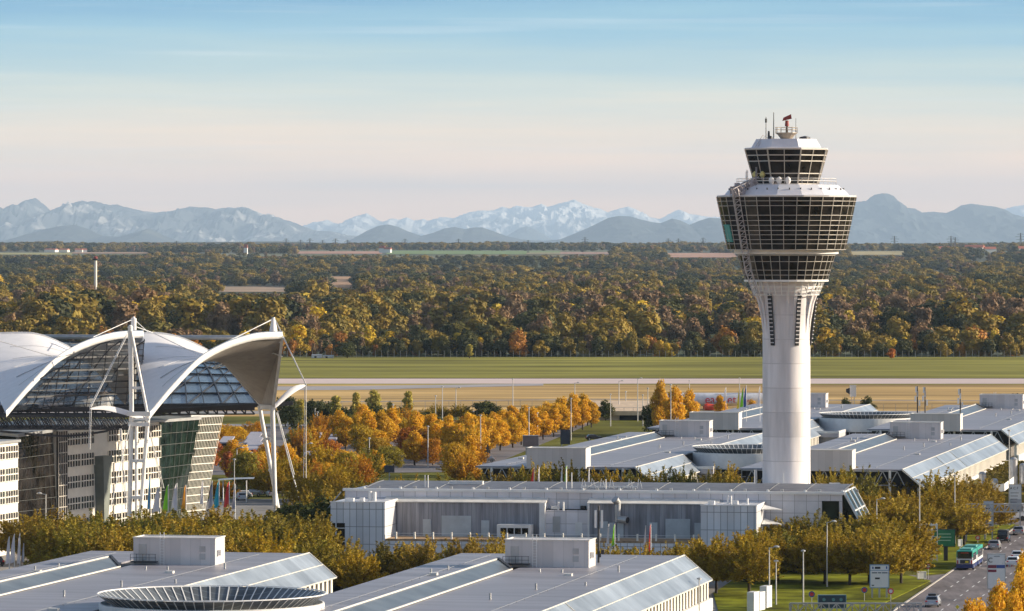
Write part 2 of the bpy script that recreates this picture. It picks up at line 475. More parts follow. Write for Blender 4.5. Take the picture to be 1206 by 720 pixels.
def mountains(name, sil, Y0, depth, m, base=20, rough=0.12, fine=1.0, seed=0, sharp=1.0, step=0.9, jag=0.0):
    """a relief whose crest runs through the heights in SIL at the distance Y0"""
    px0, px1 = sil[0][0], sil[-1][0]
    nx = int((px1 - px0) / step)
    nd = 56
    xs = [px0 + (px1 - px0) * i / nx for i in range(nx + 1)]
    sx = [p[0] for p in sil]; sy = [p[1] for p in sil]
    vs = []
    for j in range(nd + 1):
        d = -1 + 2 * j / nd               # -1 foot in front, 0 crest, 1 foot behind
        for px in xs:
            X = (px - 603) * Y0 / FPX
            Y = Y0 + d * depth
            py = float(np.interp(px, sx, sy)) + jag * (noise.noise(Vector((px / 4.0, seed, 0))) + .6 * noise.noise(Vector((px / 1.7, seed, 4))))
            zc = CAMH - (py - HY) * Y0 / FPX
            q = Vector((X / (Y0 * 0.0075), Y / (Y0 * 0.03), seed))
            rid = 1 - abs(noise.noise(q)) * 2
            q2 = q * 2.7; rid2 = 1 - abs(noise.noise(q2)) * 2
            q3 = q * 6.5; f3 = noise.noise(q3)
            q4 = q * 15; f4 = noise.noise(q4)
            g = max(0, 1 - abs(d)) ** sharp
            off = abs(d)
            z = base + (zc - base) * g
            amp = (zc - base) * rough
            z += amp * (rid * 1.2 + rid2 * 0.7 - 1.2) * min(1, off * 3.5) * (1 - off * 0.6) * 1.4
            z += amp * (f3 * 0.16 + f4 * 0.10) * fine * (.12 + min(1, off * 5))
            if g <= 0: z = base - 40
            vs.append((X, Y, z))
    n1 = nx + 1
    b = MB(); b.smooth = False
    b.add(vs, [(j * n1 + i, j * n1 + i + 1, (j + 1) * n1 + i + 1, (j + 1) * n1 + i) for j in range(nd) for i in range(nx)])
    return tag(b.build(name, m), kind='structure')

SIL_SNOW = [(330, 275), (355, 268), (368, 262), (378, 261), (385, 259), (392, 262), (402, 265), (410, 258), (422, 254), (432, 251.5), (440, 256), (450, 262),
            (462, 257), (470, 259), (480, 256), (488, 260), (498, 258), (505, 260), (520, 256), (535, 257), (552, 250), (566, 248), (580, 248),
            (592, 244), (600, 246), (608, 242), (618, 244), (627, 244), (638, 240), (645, 244), (658, 240), (668, 237.5), (676, 235), (686, 240), (696, 243.5), (706, 246),
            (716, 250), (728, 246), (740, 243.5), (750, 247), (765, 256), (778, 258), (790, 251), (800, 247), (812, 252), (830, 255), (850, 256), (880, 262),
            (960, 262), (1000, 258), (1060, 262), (1120, 258), (1165, 254), (1185, 246), (1196, 243), (1230, 238)]
SIL_MAIN = [(-60, 250), (-20, 247), (0, 245.5), (18, 245), (22, 241), (28, 237), (34, 235), (41, 233.5), (46, 236), (52, 243), (60, 249), (70, 246), (80, 242.5),
            (84, 239), (98, 236.5), (104, 238), (112, 236.5), (122, 240), (130, 242), (138, 241), (150, 245), (168, 248.5), (184, 250), (200, 249), (214, 246),
            (228, 243.5), (240, 244), (256, 246.5), (266, 244.5), (278, 244.5), (290, 243.5), (300, 248), (310, 253), (318, 252), (330, 257), (342, 261),
            (356, 266), (372, 272), (386, 272), (410, 277), (430, 279), (470, 283)]
SIL_RIGHT = [(740, 276), (800, 270), (880, 262), (960, 246), (998, 240), (1012, 237.5), (1022, 236.5), (1024, 233), (1030, 229.5), (1040, 227.6), (1047, 228.5), (1054, 232), (1057, 238),
             (1064, 244), (1078, 246), (1086, 250.5), (1100, 249.5), (1114, 251), (1124, 247), (1132, 242), (1144, 240), (1158, 242), (1172, 243.5), (1184, 247), (1196, 254), (1206, 255.5), (1240, 258)]
SIL_FOOT = [(400, 290), (418, 280), (432, 272), (446, 266), (456, 264.5), (468, 267), (480, 272.5), (496, 278), (510, 274.5), (524, 269), (536, 267.5), (548, 270), (558, 268),
            (568, 268), (580, 272), (596, 278), (614, 282), (640, 284), (660, 282), (680, 274), (700, 265), (716, 257), (728, 254.5), (742, 255), (752, 258), (766, 261.5), (778, 263), (792, 257.5),
            (802, 260), (812, 265), (824, 260), (836, 256.5), (850, 257.5), (870, 264), (900, 276), (940, 290)]
SIL_LOW = [(-40, 285), (20, 282), (45, 272), (70, 266.5), (88, 265), (104, 270), (120, 278), (140, 279), (158, 274), (176, 269), (192, 277), (210, 284), (240, 290)]
SIL_FAR = [(560, 286), (590, 282), (610, 270), (620, 266.5), (634, 272), (650, 282), (670, 288)]
mountains('snowy_mountains', SIL_SNOW, 128000, 18000, mountain_mat('alpine_snow', (0.30, 0.32, 0.36), (0.62, 0.61, 0.6), (0.9, 0.9, 0.9), 640, 0.5, 0.0006), rough=0.20, jag=0.5, seed=3.3, sharp=0.9)
mountains('mountain_range', SIL_MAIN, 76000, 10000, mountain_mat('mountain_rock', (0.07, 0.08, 0.09), (0.42, 0.40, 0.38), None, 0, 0.58, 0.0016), rough=0.24, jag=0.8, seed=7.7, sharp=0.85)
mountains('mountain_range', SIL_RIGHT, 72000, 9000, mountain_mat('forested_mountain', (0.06, 0.075, 0.08), (0.3, 0.3, 0.28), None, 0, 0.66, 0.0011), rough=0.10, fine=.5, seed=12.7)
mountains('foothills', SIL_FOOT, 60000, 6500, mountain_mat('forested_foothill', (0.045, 0.055, 0.06), (0.09, 0.10, 0.09), None, 0, 0.6, 0.0012), rough=0.08, fine=.4, seed=22.7)
mountains('foothills', SIL_LOW, 55000, 5000, MATS.get('x') or bpy.data.materials['forested_foothill'], rough=0.08, fine=.4, seed=32.7)
mountains('foothills', SIL_FAR, 92000, 8000, bpy.data.materials['forested_mountain'], rough=0.12, fine=.6, seed=42.7)
# wooded rise on the horizon
mountains('wooded_hills', [(-60, 287), (40, 285), (60, 284), (90, 287), (150, 287.2), (190, 285.5), (330, 284.6), (420, 287), (560, 287.5), (700, 287.5), (850, 287), (1000, 287), (1100, 286.5), (1130, 285.6), (1250, 286.8)],
          19000, 2300, mat('hill_woods', (0.04, 0.05, 0.03), 0.95, var=0.4, scale=0.01), base=30, rough=0.03, seed=52.7)

# ---------------------------------------------------------------- haze
hz = MB().box(-26000, 26000, -500, 150000, -45, 1800).build('haze', [])
hm = bpy.data.materials.new('haze_air'); hm.use_nodes = True
t = hm.node_tree
for n in list(t.nodes): t.nodes.remove(n)
o_ = t.nodes.new('ShaderNodeOutputMaterial'); pv = t.nodes.new('ShaderNodeVolumePrincipled')
pv.inputs['Color'].default_value = (0.56, 0.76, 1.0, 1)
pv.inputs['Density'].default_value = 1.7e-5
pv.inputs['Anisotropy'].default_value = 0.0
t.links.new(pv.outputs[0], o_.inputs['Volume'])
hz.data.materials.append(hm)
tag(hz, kind='stuff')
# ---------------------------------------------------------------- control tower
TX, TY = 47.4, 880.0
tower = empty('control_tower', (TX, TY, 0), 0, 'tall white airport control tower with dark glass pods and lattice crane', 'control tower')
SUNROOF = mat('tower_roof_metal', (0.66, 0.67, 0.72), 0.42, 0.1, var=0.05)
A0 = R(-90 + 16.3)       # a corner of the octagonal cab, seen from the camera
def ring(r, z, n, a0=0): return [(math.cos(a0 + 2 * math.pi * i / n) * r, math.sin(a0 + 2 * math.pi * i / n) * r, z) for i in range(n)]
b = MB()
b.lathe([(4.15, 0), (4.12, 35), (4.2, 37), (4.4, 39), (4.75, 41.0), (4.9, 43.8)], 48, smooth=True)
b.build('shaft', CONC, tower)
# flared fins either side of the ventilation slots
for ang in (-150, -75, -20, 35, 110, 165):
    b = MB(); a = R(ang - 8)
    for k in (-1, 1):
        a2 = a + k * R(7.5)
        pr = [(4.0, 33.5), (4.4, 37), (4.95, 39.8), (5.5, 41.3), (5.5, 41.9), (4.0, 41.9)]
        t_ = Vector((-math.sin(a2), math.cos(a2), 0)) * 0.25
        vs = [Vector((math.cos(a2) * r, math.sin(a2) * r, z)) - t_ for r, z in pr] + [Vector((math.cos(a2) * r, math.sin(a2) * r, z)) + t_ for r, z in pr]
        n = len(pr)
        b.add(vs, [tuple(range(n)), tuple(range(n, 2 * n))[::-1]] + [(i, n + i, n + (i + 1) % n, (i + 1) % n) for i in range(n)])
    b.build('fin', CONC, tower)
for ang in (-127, -68, -10, 60, 130):
    a = R(ang)
    b = MB()
    def pt(r, off, z): return (math.cos(a) * r - math.sin(a) * off, math.sin(a) * r + math.cos(a) * off, z)
    b.hexa([pt(4.0, -.36, 32.6), pt(4.0, .36, 32.6), pt(4.3, .36, 32.6), pt(4.3, -.36, 32.6)], [pt(5.0, -.36, 41.5), pt(5.0, .36, 41.5), pt(5.36, .36, 41.5), pt(5.36, -.36, 41.5)])
    s_ = b.build('ventilation_slot', DARK, tower)
    b = MB()
    for i in range(13):
        z = 33.1 + i * .68; r = 4.36 + max(0, (z - 32.6)) * .115
        b.bar(pt(r, -.36, z), pt(r, .36, z), .16, .14)
    b.build('slat', CONC, s_)
# lattice collar below the pods
b = MB(); n = 32
rr = [(5.6, 41.3), (6.15, 42.7), (6.7, 44.0)]
for r, z in rr + [(5.87, 42.0)]:
    q = ring(r, z, n)
    for i in range(n): b.bar(q[i], q[(i + 1) % n], .14)
for i in range(n): b.bar(ring(5.6, 41.3, n)[i], ring(6.7, 44.0, n)[i], .14)
b.build('collar_lattice', STEELW, tower)
def pod(name, r0, z0, r1, z1, n, rows, a0=0.0, bars=True, mw=0.09, skew=None):
    g = MB(); g.lathe([(r0, z0), (r1, z1)], n, a0=a0)
    g.build(name, GLASSD, tower)
    f = MB()
    for i in range(n):
        t = a0 + 2 * math.pi * i / n
        f.bar((math.cos(t) * (r0 + .05), math.sin(t) * (r0 + .05), z0), (math.cos(t) * (r1 + .05), math.sin(t) * (r1 + .05), z1), mw, mw)
    for k in rows:
        r = r0 + (r1 - r0) * k + .06; z = z0 + (z1 - z0) * k
        q = ring(r, z, n, a0)
        for i in range(n): f.bar(q[i], q[(i + 1) % n], mw * .85, mw * .9)
    return f.build('mullion_grid', MULL, tower)
pod('lower_pod_glass', 7.1, 43.9, 8.35, 48.1, 32, [0, .2, .4, .75, 1], mw=.09)
b = MB(); b.lathe([(8.0, 48.12), (9.0, 48.35), (9.05, 49.0), (7.8, 49.02)], 48); b.build('balcony_ring', STEELW, tower)
b = MB(); b.lathe([(7.0, 43.55), (7.3, 43.6), (7.3, 43.9), (7.0, 43.95)], 32); b.build('lower_ring', STEELW, tower)
pod('main_pod_glass', 10.15, 49.1, 12.05, 58.15, 32, [0, .11, .19, .28, .36, .46, .55, .65, .83, .92, 1], a0=R(5.6), mw=.095)
b = MB(); b.lathe([(12.15, 58.16), (12.2, 58.42), (10.9, 58.5), (10.3, 59.2), (8.9, 60.25), (6.0, 60.32)], 16, a0=R(-90 + 11)); b.build('main_pod_roof', SUNROOF, tower)
b = MB()
for i in range(32):
    t = 2 * math.pi * i / 32; q = (math.cos(t) * 9.9, math.sin(t) * 9.9)
    b.tube((q[0], q[1], 59.35), (q[0], q[1], 59.7), .12, .12, 6)
b.build('roof_stud', STEELD, tower)
b = MB(); n = 24
for z in (60.9, 61.35):
    q = ring(8.6, z, n)
    for i in range(n): b.bar(q[i], q[(i + 1) % n], .06)
for i in range(n): b.bar(ring(8.6, 60.25, n)[i], ring(8.6, 61.35, n)[i], .06)
b.build('terrace_railing', STEELW, tower)
# cab
pod('cab_glass', 5.75, 60.4, 7.5, 66.35, 8, [0.0, .1, .3, .66, .83, 1], a0=A0, mw=.2)
f = MB()
for i in range(8):
    a, c = ring(5.8, 60.4, 8, A0)[i], ring(5.8, 60.4, 8, A0)[(i + 1) % 8]
    a2, c2 = ring(7.56, 66.35, 8, A0)[i], ring(7.56, 66.35, 8, A0)[(i + 1) % 8]
    f.bar(Vector(a).lerp(Vector(c), .5), Vector(a2).lerp(Vector(c2), .5), .13)
f.build('mullion_grid', MULL, tower)
b = MB(); b.lathe([(7.62, 66.36), (7.66, 66.6), (6.4, 66.7), (5.5, 68.15), (1.0, 68.2)], 8, a0=A0); b.build('cab_roof', SUNROOF, tower)
for i, (x, y) in enumerate(((-2.9, -6.4), (-1.6, -6.9), (-.1, -7.1))):
    b = MB(); b.lathe([(0.2, 60.3), (.4, 60.6), (.5, 61.0), (.4, 61.4), (.1, 61.6)], 12, c=(x, y), smooth=True); b.build('radome', WHITE, tower)
# roof platform with radar and antennas
b = MB()
b.lathe([(.9, 68.1), (1.5, 68.9), (1.9, 69.2), (1.9, 69.3)], 12)
for z in (69.8, 70.2):
    q = ring(1.9, z, 12)
    for i in range(12): b.bar(q[i], q[(i + 1) % 12], .06)
for i in range(12): b.bar(ring(1.9, 69.2, 12)[i], ring(1.9, 70.2, 12)[i], .07)
b.build('antenna_platform', mat('worn_steel', (0.4, 0.34, 0.27), .5, .3), tower)
b = MB(); b.tube((0.1, 0, 68.2), (.1, 0, 71.2), .22, .15, 8); b.build('radar_mast', STEELD, tower)
b = MB(); b.hexa([(-.7, -.3, 71.3), (.9, -.3, 71.7), (.9, .3, 71.7), (-.7, .3, 71.3)], [(-.5, -.2, 71.9), (.8, -.2, 72.5), (.8, .2, 72.5), (-.5, .2, 71.9)]); b.tube((.1, 0, 70.4), (.1, 0, 71.4), .38, .3, 8)
b.build('radar_head', mat('red_radar', (0.26, 0.03, 0.025), .5), tower)
for x, y, z1, r in ((-3.6, -1.5, 72.0, .09), (-2.2, 0, 72.8, .11), (1.65, 0.3, 71.8, .06), (-3.0, 1, 69.6, .3)):
    b = MB(); b.tube((x, y, 67.6), (x, y, z1), r, r * .6, 6)
    if r == .09: b.tube((x, y, 71.0), (x, y, 71.7), .2, .2, 6)
    b.build('antenna', STEELD, tower)
for x, y, sx in ((3.1, -1.2, 1.0), (-2.9, -2.5, .45)):
    b = MB(); b.lathe([(.1, 68.0), (sx, 68.1), (sx * .9, 68.5), (.1, 68.7)], 10, c=(x, y)); b.build('roof_hatch', STEELD, tower)
b = MB(); b.bar((-5.5, -3, 66.8), (-4.2, -2.4, 68.8), .08); b.bar((-4.2, -2.4, 68.8), (-3.4, -2, 68.4), .06); b.bar((-5.1, -3.2, 66.8), (-3.9, -2.6, 68.5), .06); b.build('roof_ladder', STEELG, tower)
# crane gangway that hangs down the glass
b = MB()
def lattice(b, P0, P1, w, seg, bw=.12, side=Vector((1, 0, 0)), dep=Vector((0, -.8, 0))):
    P0 = Vector(P0); P1 = Vector(P1)
    cs = [side * w / 2, -side * w / 2, side * w / 2 + dep, -side * w / 2 + dep]
    for c in cs: b.bar(P0 + c, P1 + c, bw)
    for k in range(seg):
        q0 = P0.lerp(P1, k / seg); q1 = P0.lerp(P1, (k + 1) / seg)
        for i, j in ((0, 1), (0, 2), (1, 3), (2, 3)):
            b.bar(q0 + cs[i], q0 + cs[j], bw * .75); b.bar(q0 + cs[i], q1 + cs[j], bw * .75)
lattice(b, (-9.3, -8.3, 59.5), (-6.8, -6.2, 45.0), 1.1, 16)
lattice(b, (-6.9, -6.4, 45.5), (-5.4, -5.4, 41.2), 1.0, 5)
lattice(b, (-9.8, -8.2, 59.5), (-5.3, -5.2, 61.6), 1.0, 7, side=Vector((.5, -.8, 0)), dep=Vector((0, 0, -1.3)))
b.build('facade_crane', mat('crane_steel', (0.46, 0.43, 0.44), .5, .2), tower)
b = MB(); rs = random.Random(4)
for i in range(10):
    x = -9.8 + i * .52; y = -7.6 + rs.random() * 2; s_ = .22 + rs.random() * .3
    b.box(x - s_, x + s_, y - s_, y + s_, 58.6, 59.4 + rs.random() * 1.3 + i * .07)
for i in range(6):
    x = -9.2 + rs.random() * 4; b.tube((x, -7, 60), (x, -7, 62.4 + rs.random()), .05, .05, 5)
b.build('crane_machinery', mat('machinery_grey', (0.27, 0.28, 0.33), .5, .3, var=.4, scale=2), tower)
b = MB()
z0, z1 = 50.6, 54
for k in (0,):
    t = 32
    b.hexa([(-10.3, -2.2, 50.4), (-9.5, -4.6, 50.4), (-9.2, -4.4, 50.4), (-9.9, -2.1, 50.4)], [(-10.95, -2.4, 53.4), (-10.15, -4.9, 53.4), (-9.7, -4.6, 53.4), (-10.4, -2.3, 53.4)])
b.build('teal_blind', mat('teal_blind', (0.05, 0.33, 0.32), .4), tower)
b = MB()
for x0, x1, z0, z1, a in ((-6.6, -5.7, 60.9, 62.0, 0), (-4.9, -4.2, 61.2, 62.1, 0)):
    t = Vector((-.6, -.8, 0)); 
for x, y in ((-5.6, -3.35), (-4.35, -4.45)):
    b.lathe([(.2, 61.5), (.5, 61.8), (.4, 62.3), (.1, 62.6)], 8, c=(x, y))
b.build('window_lamp', mat('yellow_blind', (0.6, 0.55, 0.2), .5), tower)
# low building at the tower's foot
pb = empty('tower_base_building', (TX, TY - 6, 0), 0, 'low white flat roofed building around the foot of the control tower', 'building')
b = MB(); b.box(-9, 10, -4, 14, 0, 7.6); b.build('wall', WHITE, pb)
b = MB(); b.box(-9.4, 10.4, -4.4, 14.4, 7.6, 8.3); b.build('roof', WHITE, pb)
for x, wd, h_ in ((-7.8, 2.0, .9), (-4.8, 1.2, .5), (1.5, 1.4, .7), (4.4, 2.4, .5), (6.9, 1.8, .9)):
    b = MB(); b.box(x, x + wd, -3.6, -1.6, 8.3, 8.3 + h_); b.build('roof_unit', WHITE, pb)
for x, h_ in ((-6.0, 3.2), (-1.0, 2.6), (3.3, 2.9)):
    b = MB(); b.tube((x, -3.8, 8.3), (x, -3.8, 8.3 + h_), .07, .05, 5); b.build('antenna', STEELW, pb)

# ---------------------------------------------------------------- office modules with sheet metal roofs
def box_to(name, m, p, *boxes):
    b = MB()
    for q in boxes: b.box(*q)
    return b.build(name, m, p)
LEN, WID, EAV = 170.0, 29.2, 3.6
def office(label):
    """local x across, local y away from the camera; origin = roof corner nearest on the -x side"""
    t = empty('office_building', (0, 0, 0), GRID_RZ, label, 'office building', 'office buildings with grey sheet metal roofs')
    z = 10.0
    b = MB(); b.box(0, 10.2, 0, LEN, z - .22, z); b.build('roof_panel', ROOF, t)
    b = MB(); b.hexa([(13.0, 0, z - .2), (WID, 0, z - .2), (WID, LEN, z - .2), (13.0, LEN, z - .2)], [(13.0, 0, z + .05), (WID, 0, z), (WID, LEN, z), (13.0, LEN, z + .05)]); b.build('roof_panel', ROOF, t)
    b = MB(); b.box(10.2, 13.0, LEN - 12, LEN, z - .2, z + .02); b.build('roof_panel', ROOF, t)
    # skylight: its upper edge a step above the roof panel beside it
    s = MB(); y0, y1 = -.5, LEN - 28
    s.hexa([(10.2, y0, z - .2), (13.0, y0, z - .2), (13.0, y1 - 6, z - .2), (10.2, y1, z - .2)], [(10.2, y0, z + 1.05), (13.0, y0, z + .18), (13.0, y1 - 6, z + .18), (10.2, y1, z + 1.05)])
    s = s.build('skylight', SKYL, t)
    f = MB(); f.bar((10.15, y0, z + 1.1), (10.15, y1, z + 1.1), .22, .18); f.bar((13.05, y0, z + .22), (13.05, y1 - 6, z + .22), .22, .16); f.build('frame', ROOFE, s)
    f = MB(); f.bar((10.2, y1, z + 1.12), (13.05, y1 - 6, z + .25), .35, .25); f.build('end_frame', STEELD, s)
    # glazed slope along the +x side, left out where the atrium drum stands
    for a0, a1 in ((0.0, 56.0), (82.0, LEN), (56.02, 81.98)):
        g = MB(); g.hexa([(WID, a0, z - .2), (WID + EAV, a0, z - 3.2), (WID + EAV, a1, z - 3.2), (WID, a1, z - .2)], [(WID, a0, z + .02), (WID + EAV, a0, z - 3.0), (WID + EAV, a1, z - 3.0), (WID, a1, z + .02)])
        g = g.build('sloped_glazing', SLOPG, t)
        f = MB(); f.bar((WID, a0, z + .08), (WID, a1, z + .08), .16, .12); f.bar((WID + EAV * .5, a0, z - 1.44), (WID + EAV * .5, a1, z - 1.44), .10, .1)
        f.bar((WID, a1, z - .05), (WID + EAV, a1, z - 3.1), .2, .3); f.bar((WID, a0, z - .05), (WID + EAV, a0, z - 3.1), .2, .3)
        f.bar((WID + EAV, a0, z - 3.08), (WID + EAV, a1, z - 3.08), .14, .16)
        f.build('frame', ROOFE, g)
    # walls below, with piers under the eaves
    box_to('wall', mat('office_wall', (0.33, 0.31, 0.30), .6, var=.15), t, (1.5, WID + 1.6, 4, LEN - 3, 0, 6.6))
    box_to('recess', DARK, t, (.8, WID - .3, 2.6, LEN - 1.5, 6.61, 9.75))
    p_ = MB(); p_.box(WID + 2.6, WID + 3.2, 0, 1.1, 4.2, 6.75); p_ = p_.build('pier', CREAM, t, (0, 1.0, 0))
    y = 3.5
    while y < LEN:
        if 1:
            q_ = p_.copy(); COL.objects.link(q_); q_.parent = t; q_.location = (0, y, 0)
        y += 2.5
    box_to('parapet', WHITE, t, (WID + 3.3, WID + 3.7, 0, 56, 3.0, 4.6)); box_to('parapet', WHITE, t, (WID + 3.3, WID + 3.7, 82, LEN, 3.0, 4.6))
    for yf in (-.2, LEN + .1):
        tr = MB()
        x = 1.0
        while x < WID - 2:
            tr.bar((x, yf, 7.2), (x + 1.3, yf, 9.7), .14); tr.bar((x + 1.3, yf, 9.7), (x + 2.6, yf, 7.2), .14); x += 2.6
        tr.bar((.5, yf, 7.2), (WID - 1, yf, 7.2), .18); tr.bar((.5, yf, 9.7), (WID - 1, yf, 9.7), .18)
        tr.build('truss', STEELG, t)
    for x in (3, 11, 19, 27):
        c = MB(); c.tube((x, -.1, 0), (x, -.1, 9.8), .25, .25, 8); c.build('column', STEELW, t)
    # small things on the roof sheets
    rr_ = random.Random(3)
    for k in range(16):
        x = rr_.choice((rr_.uniform(1.5, 8.5), rr_.uniform(15, 27))); y = rr_.uniform(15, LEN - 32)
        if k % 3: MB().tube((x, y, z - .05), (x, y, z + .45 + .3 * (k % 2)), .14, .14, 8).build('vent_pipe', STEELG, t)
        else: box_to('roof_hatch', ROOFE, t, (x - .5, x + .5, y - .5, y + .5, z - .05, z + .3))
    wl = MB(); wl.bar((24.0, 4, z + .2), (24.0, LEN - 6, z + .2), .04); wl.bar((5.0, 4, z + .2), (5.0, LEN - 6, z + .2), .04)
    for k in range(34): wl.bar((24.0, 4 + k * 4.8, z), (24.0, 4 + k * 4.8, z + .2), .06); wl.bar((5.0, 4 + k * 4.8, z), (5.0, 4 + k * 4.8, z + .2), .06)
    wl.build('safety_line', STEELG, t)
    # plant rooms on the roof
    for (x0, x1, ya, yb, zz, vent) in ((9.6, 20.4, -1.2, 4.0, -.3, False), (10.9, 21.4, LEN - 27, LEN - 22.0, 0, True)):
        r = box_to('plant_room', PLANT, t, (x0, x1, ya, yb, z + zz, z + 3.35))
        b = MB()
        for xa, xb, yc, yd in ((x0 - .1, x1 + .1, ya - .1, ya + .12), (x0 - .1, x1 + .1, yb - .12, yb + .1), (x0 - .1, x0 + .12, ya, yb), (x1 - .12, x1 + .1, ya, yb)):
            b.box(xa, xb, yc, yd, z + 3.35, z + 3.47)
        b.build('coping', ROOFE, r)
        if vent:
            for k in (0, 1): box_to('vent', STEELG, r, (x1 - 2.0, x1 - 1.25, ya - .06, ya, z + 1.7 - k * .95, z + 2.4 - k * .95))
            box_to('door', STEELG, r, (x0 + .7, x0 + 1.7, ya - .07, ya, z + .6, z + 2.6))
            l = MB()
            l.box(x0 - .1, x0 + 3.2, ya - 1.1, ya - .1, z + .35, z + .5)
            for k in range(5): l.bar((x0 - .1 + k * .8, ya - 1.1, z + .5), (x0 - .1 + k * .8, ya - 1.1, z + 1.4), .05)
            l.bar((x0 - .1, ya - 1.1, z + 1.4), (x0 + 3.2, ya - 1.1, z + 1.4), .05); l.bar((x0 - .1, ya - 1.1, z + .95), (x0 + 3.2, ya - 1.1, z + .95), .05)
            l.build('landing', STEELD, r)
            l = MB()
            for xx in (x0 + 3.5, x0 + 4.0): l.bar((xx, ya - .25, z), (xx, ya - .25, z + 4.1), .07)
            for k in range(11): l.bar((x0 + 3.5, ya - .25, z + .3 + k * .35), (x0 + 4.0, ya - .25, z + .3 + k * .35), .05)
            l.build('ladder', STEELW, r)
            box_to('lamp_box', WHITE, r, (x1 + .02, x1 + .5, ya + 1, ya + 1.6, z + 1.2, z + 1.9))
    return t
def drum(label):
    """round glass-rimmed atrium between two offices"""
    t = empty('atrium_building', (0, 0, 0), GRID_RZ, label, 'atrium building', 'round atriums between the office buildings')
    b = MB(); b.lathe([(12.1, 0), (12.1, 7.8)], 64, smooth=True); b.build('glass_facade', GLASSD, t)
    b = MB()
    for i in range(48):
        a = 2 * math.pi * i / 48; b.bar((math.cos(a) * 12.15, math.sin(a) * 12.15, 0), (math.cos(a) * 12.15, math.sin(a) * 12.15, 7.8), .14)
    for z in (1.5, 4.9, 6.4):
        q = ring(12.18, z, 48)
        for i in range(48): b.bar(q[i], q[(i + 1) % 48], .12)
    b.build('mullion_grid', STEELG, t)
    b = MB(); b.lathe([(12.3, 7.8), (12.4, 7.9), (12.4, 11.1), (12.2, 11.15), (12.0, 10.6)], 72, smooth=False); b.build('rim_wall', WHITE, t)
    b = MB(); b.lathe([(12.0, 9.2), (0.5, 9.4)], 72); b.build('roof', mat('atrium_floor', (.12, .12, .13), .7), t)
    g = MB(); g.lathe([(10.4, 10.5), (12.5, 12.1)], 72, closed=False); g = g.build('glazed_ring', SKYL, t)
    b = MB()
    for i in range(72):
        a = 2 * math.pi * i / 72; c, s = math.cos(a), math.sin(a)
        b.bar((c * 10.4, s * 10.4, 10.55), (c * 12.6, s * 12.6, 12.2), .11, .11)
    for r, z in ((12.55, 12.2), (10.4, 10.55)):
        q = ring(r, z, 72)
        for i in range(72): b.bar(q[i], q[(i + 1) % 72], .12)
    b.build('frame', STEELW, g)
    return t
OFF = [((-86.4, 498), 'grey roofed office building in front of the glass office block beneath the tents'),
       ((-38.0, 493), 'grey roofed office building in front of the low white panelled building'),
       ((-6.6, 919), 'grey roofed office building beside the golden tree row behind the low white building'),
       ((29.4, 1112), 'grey roofed office building behind the tower beside the taxiing aircraft'),
       ((40.6, 910), 'grey roofed office building just behind the control tower along the road'),
       ((76.8, 1103), 'grey roofed office building farthest along the road near the dry airfield')]
o0 = office(OFF[0][1]); OFFO = []
for i, ((x, y), lb) in enumerate(OFF):
    o = o0 if i == 0 else copy_tree(o0)
    o.location = (x, y, 0); o['label'] = lb; OFFO.append(o)
for i, o in enumerate(OFFO):
    if i in (1, 4, 5): continue
    for k_ in list(o.children):
        if k_.name.startswith('sloped_glazing') and abs(k_.data.vertices[0].co.y - 56.02) < .01:
            for c_ in list(k_.children): bpy.data.objects.remove(c_)
            bpy.data.objects.remove(k_)
        elif k_.name.startswith('pier') and 55 < k_.location.y < 82: bpy.data.objects.remove(k_)
    if i == 0: A_OFFICE = o
for k_ in A_OFFICE.children:
    if k_.name.startswith('plant_room') and len(k_.children) > 2: k_.location.x += 2.0
d0 = drum('x')
DR = [((-33.0, 560), 'round glass rimmed atrium in front of the sloped glazing by the street trees'),
      ((45.6, 978), 'round glass rimmed atrium half hidden by the control tower shaft'),
      ((81.6, 1171), 'round glass rimmed atrium behind the tower facing the dry airfield')]
for i, ((x, y), lb) in enumerate(DR):
    o = d0 if i == 0 else copy_tree(d0)
    o.location = (x, y, 0); o['label'] = lb
    if i: o.scale = (.88, .88, .92)
    else: o.scale = (1, 1, .955)
# flat link wings beside the drums
def wing(c, w_, d_, z, label):
    t = empty('link_building', (c[0], c[1], 0), GRID_RZ, label, 'building')
    box_to('wall', mat('office_wall', (0.33, 0.31, 0.30)), t, (0, w_, 0, d_, 0, z - .9))
    box_to('roof', mat('flat_roof', (0.47, 0.46, 0.50), .7, var=.08), t, (-.4, w_ + .4, -.4, d_ + .4, z - .9, z))
    b = MB(); b.box(w_ - .1, w_ + .45, -.45, d_ + .4, z, z + .5); b.box(-.4, w_, -.45, -.1, z, z + .5); b.build('parapet', WHITE, t)
    return t
wing((-38.5, 500), 9, 130, 9.3, 'low flat roofed link between the two nearest grey roofed offices')
wing((28.0, 968), 10, 22, 7.4, 'low flat roofed link below the atrium beside the tower shaft')
wing((63.5, 1150), 10, 22, 7.4, 'low flat roofed link below the atrium behind the tower')

# ---------------------------------------------------------------- long white panelled building
wb = empty('panelled_building', (-28.7, 803, 0), math.atan2(-0.165, 1), 'long low white panelled building with roof terrace in front of the control tower', 'building')
def wbox(n, m, *q): return box_to(n, m, wb, *q)
SLABW = 79.8
b = MB(); b.box(0, SLABW, 12, 30, 0, 10.6); b.build('rear_wall', CLAD2, wb)
b = MB(); b.box(-.3, SLABW + .3, 11.7, 12.6, 10.6, 11.0); b.build('cornice', STEELW, wb)
rf = MB(); A = []; B = []
for k in range(9):
    t_ = k / 8; A.append((2.5, 12.8 + 17 * t_, 10.85 + t_ * .62 + math.sin(t_ * math.pi) * .12)); B.append((SLABW + .1, 12.8 + 17 * t_, 10.85 + t_ * .62 + math.sin(t_ * math.pi) * .12))
rf.strip(A, B); rf = rf.build('curved_roof', mat('panelled_roof', (0.16, 0.16, 0.18), .5, .2, var=.2), wb)
b = MB()
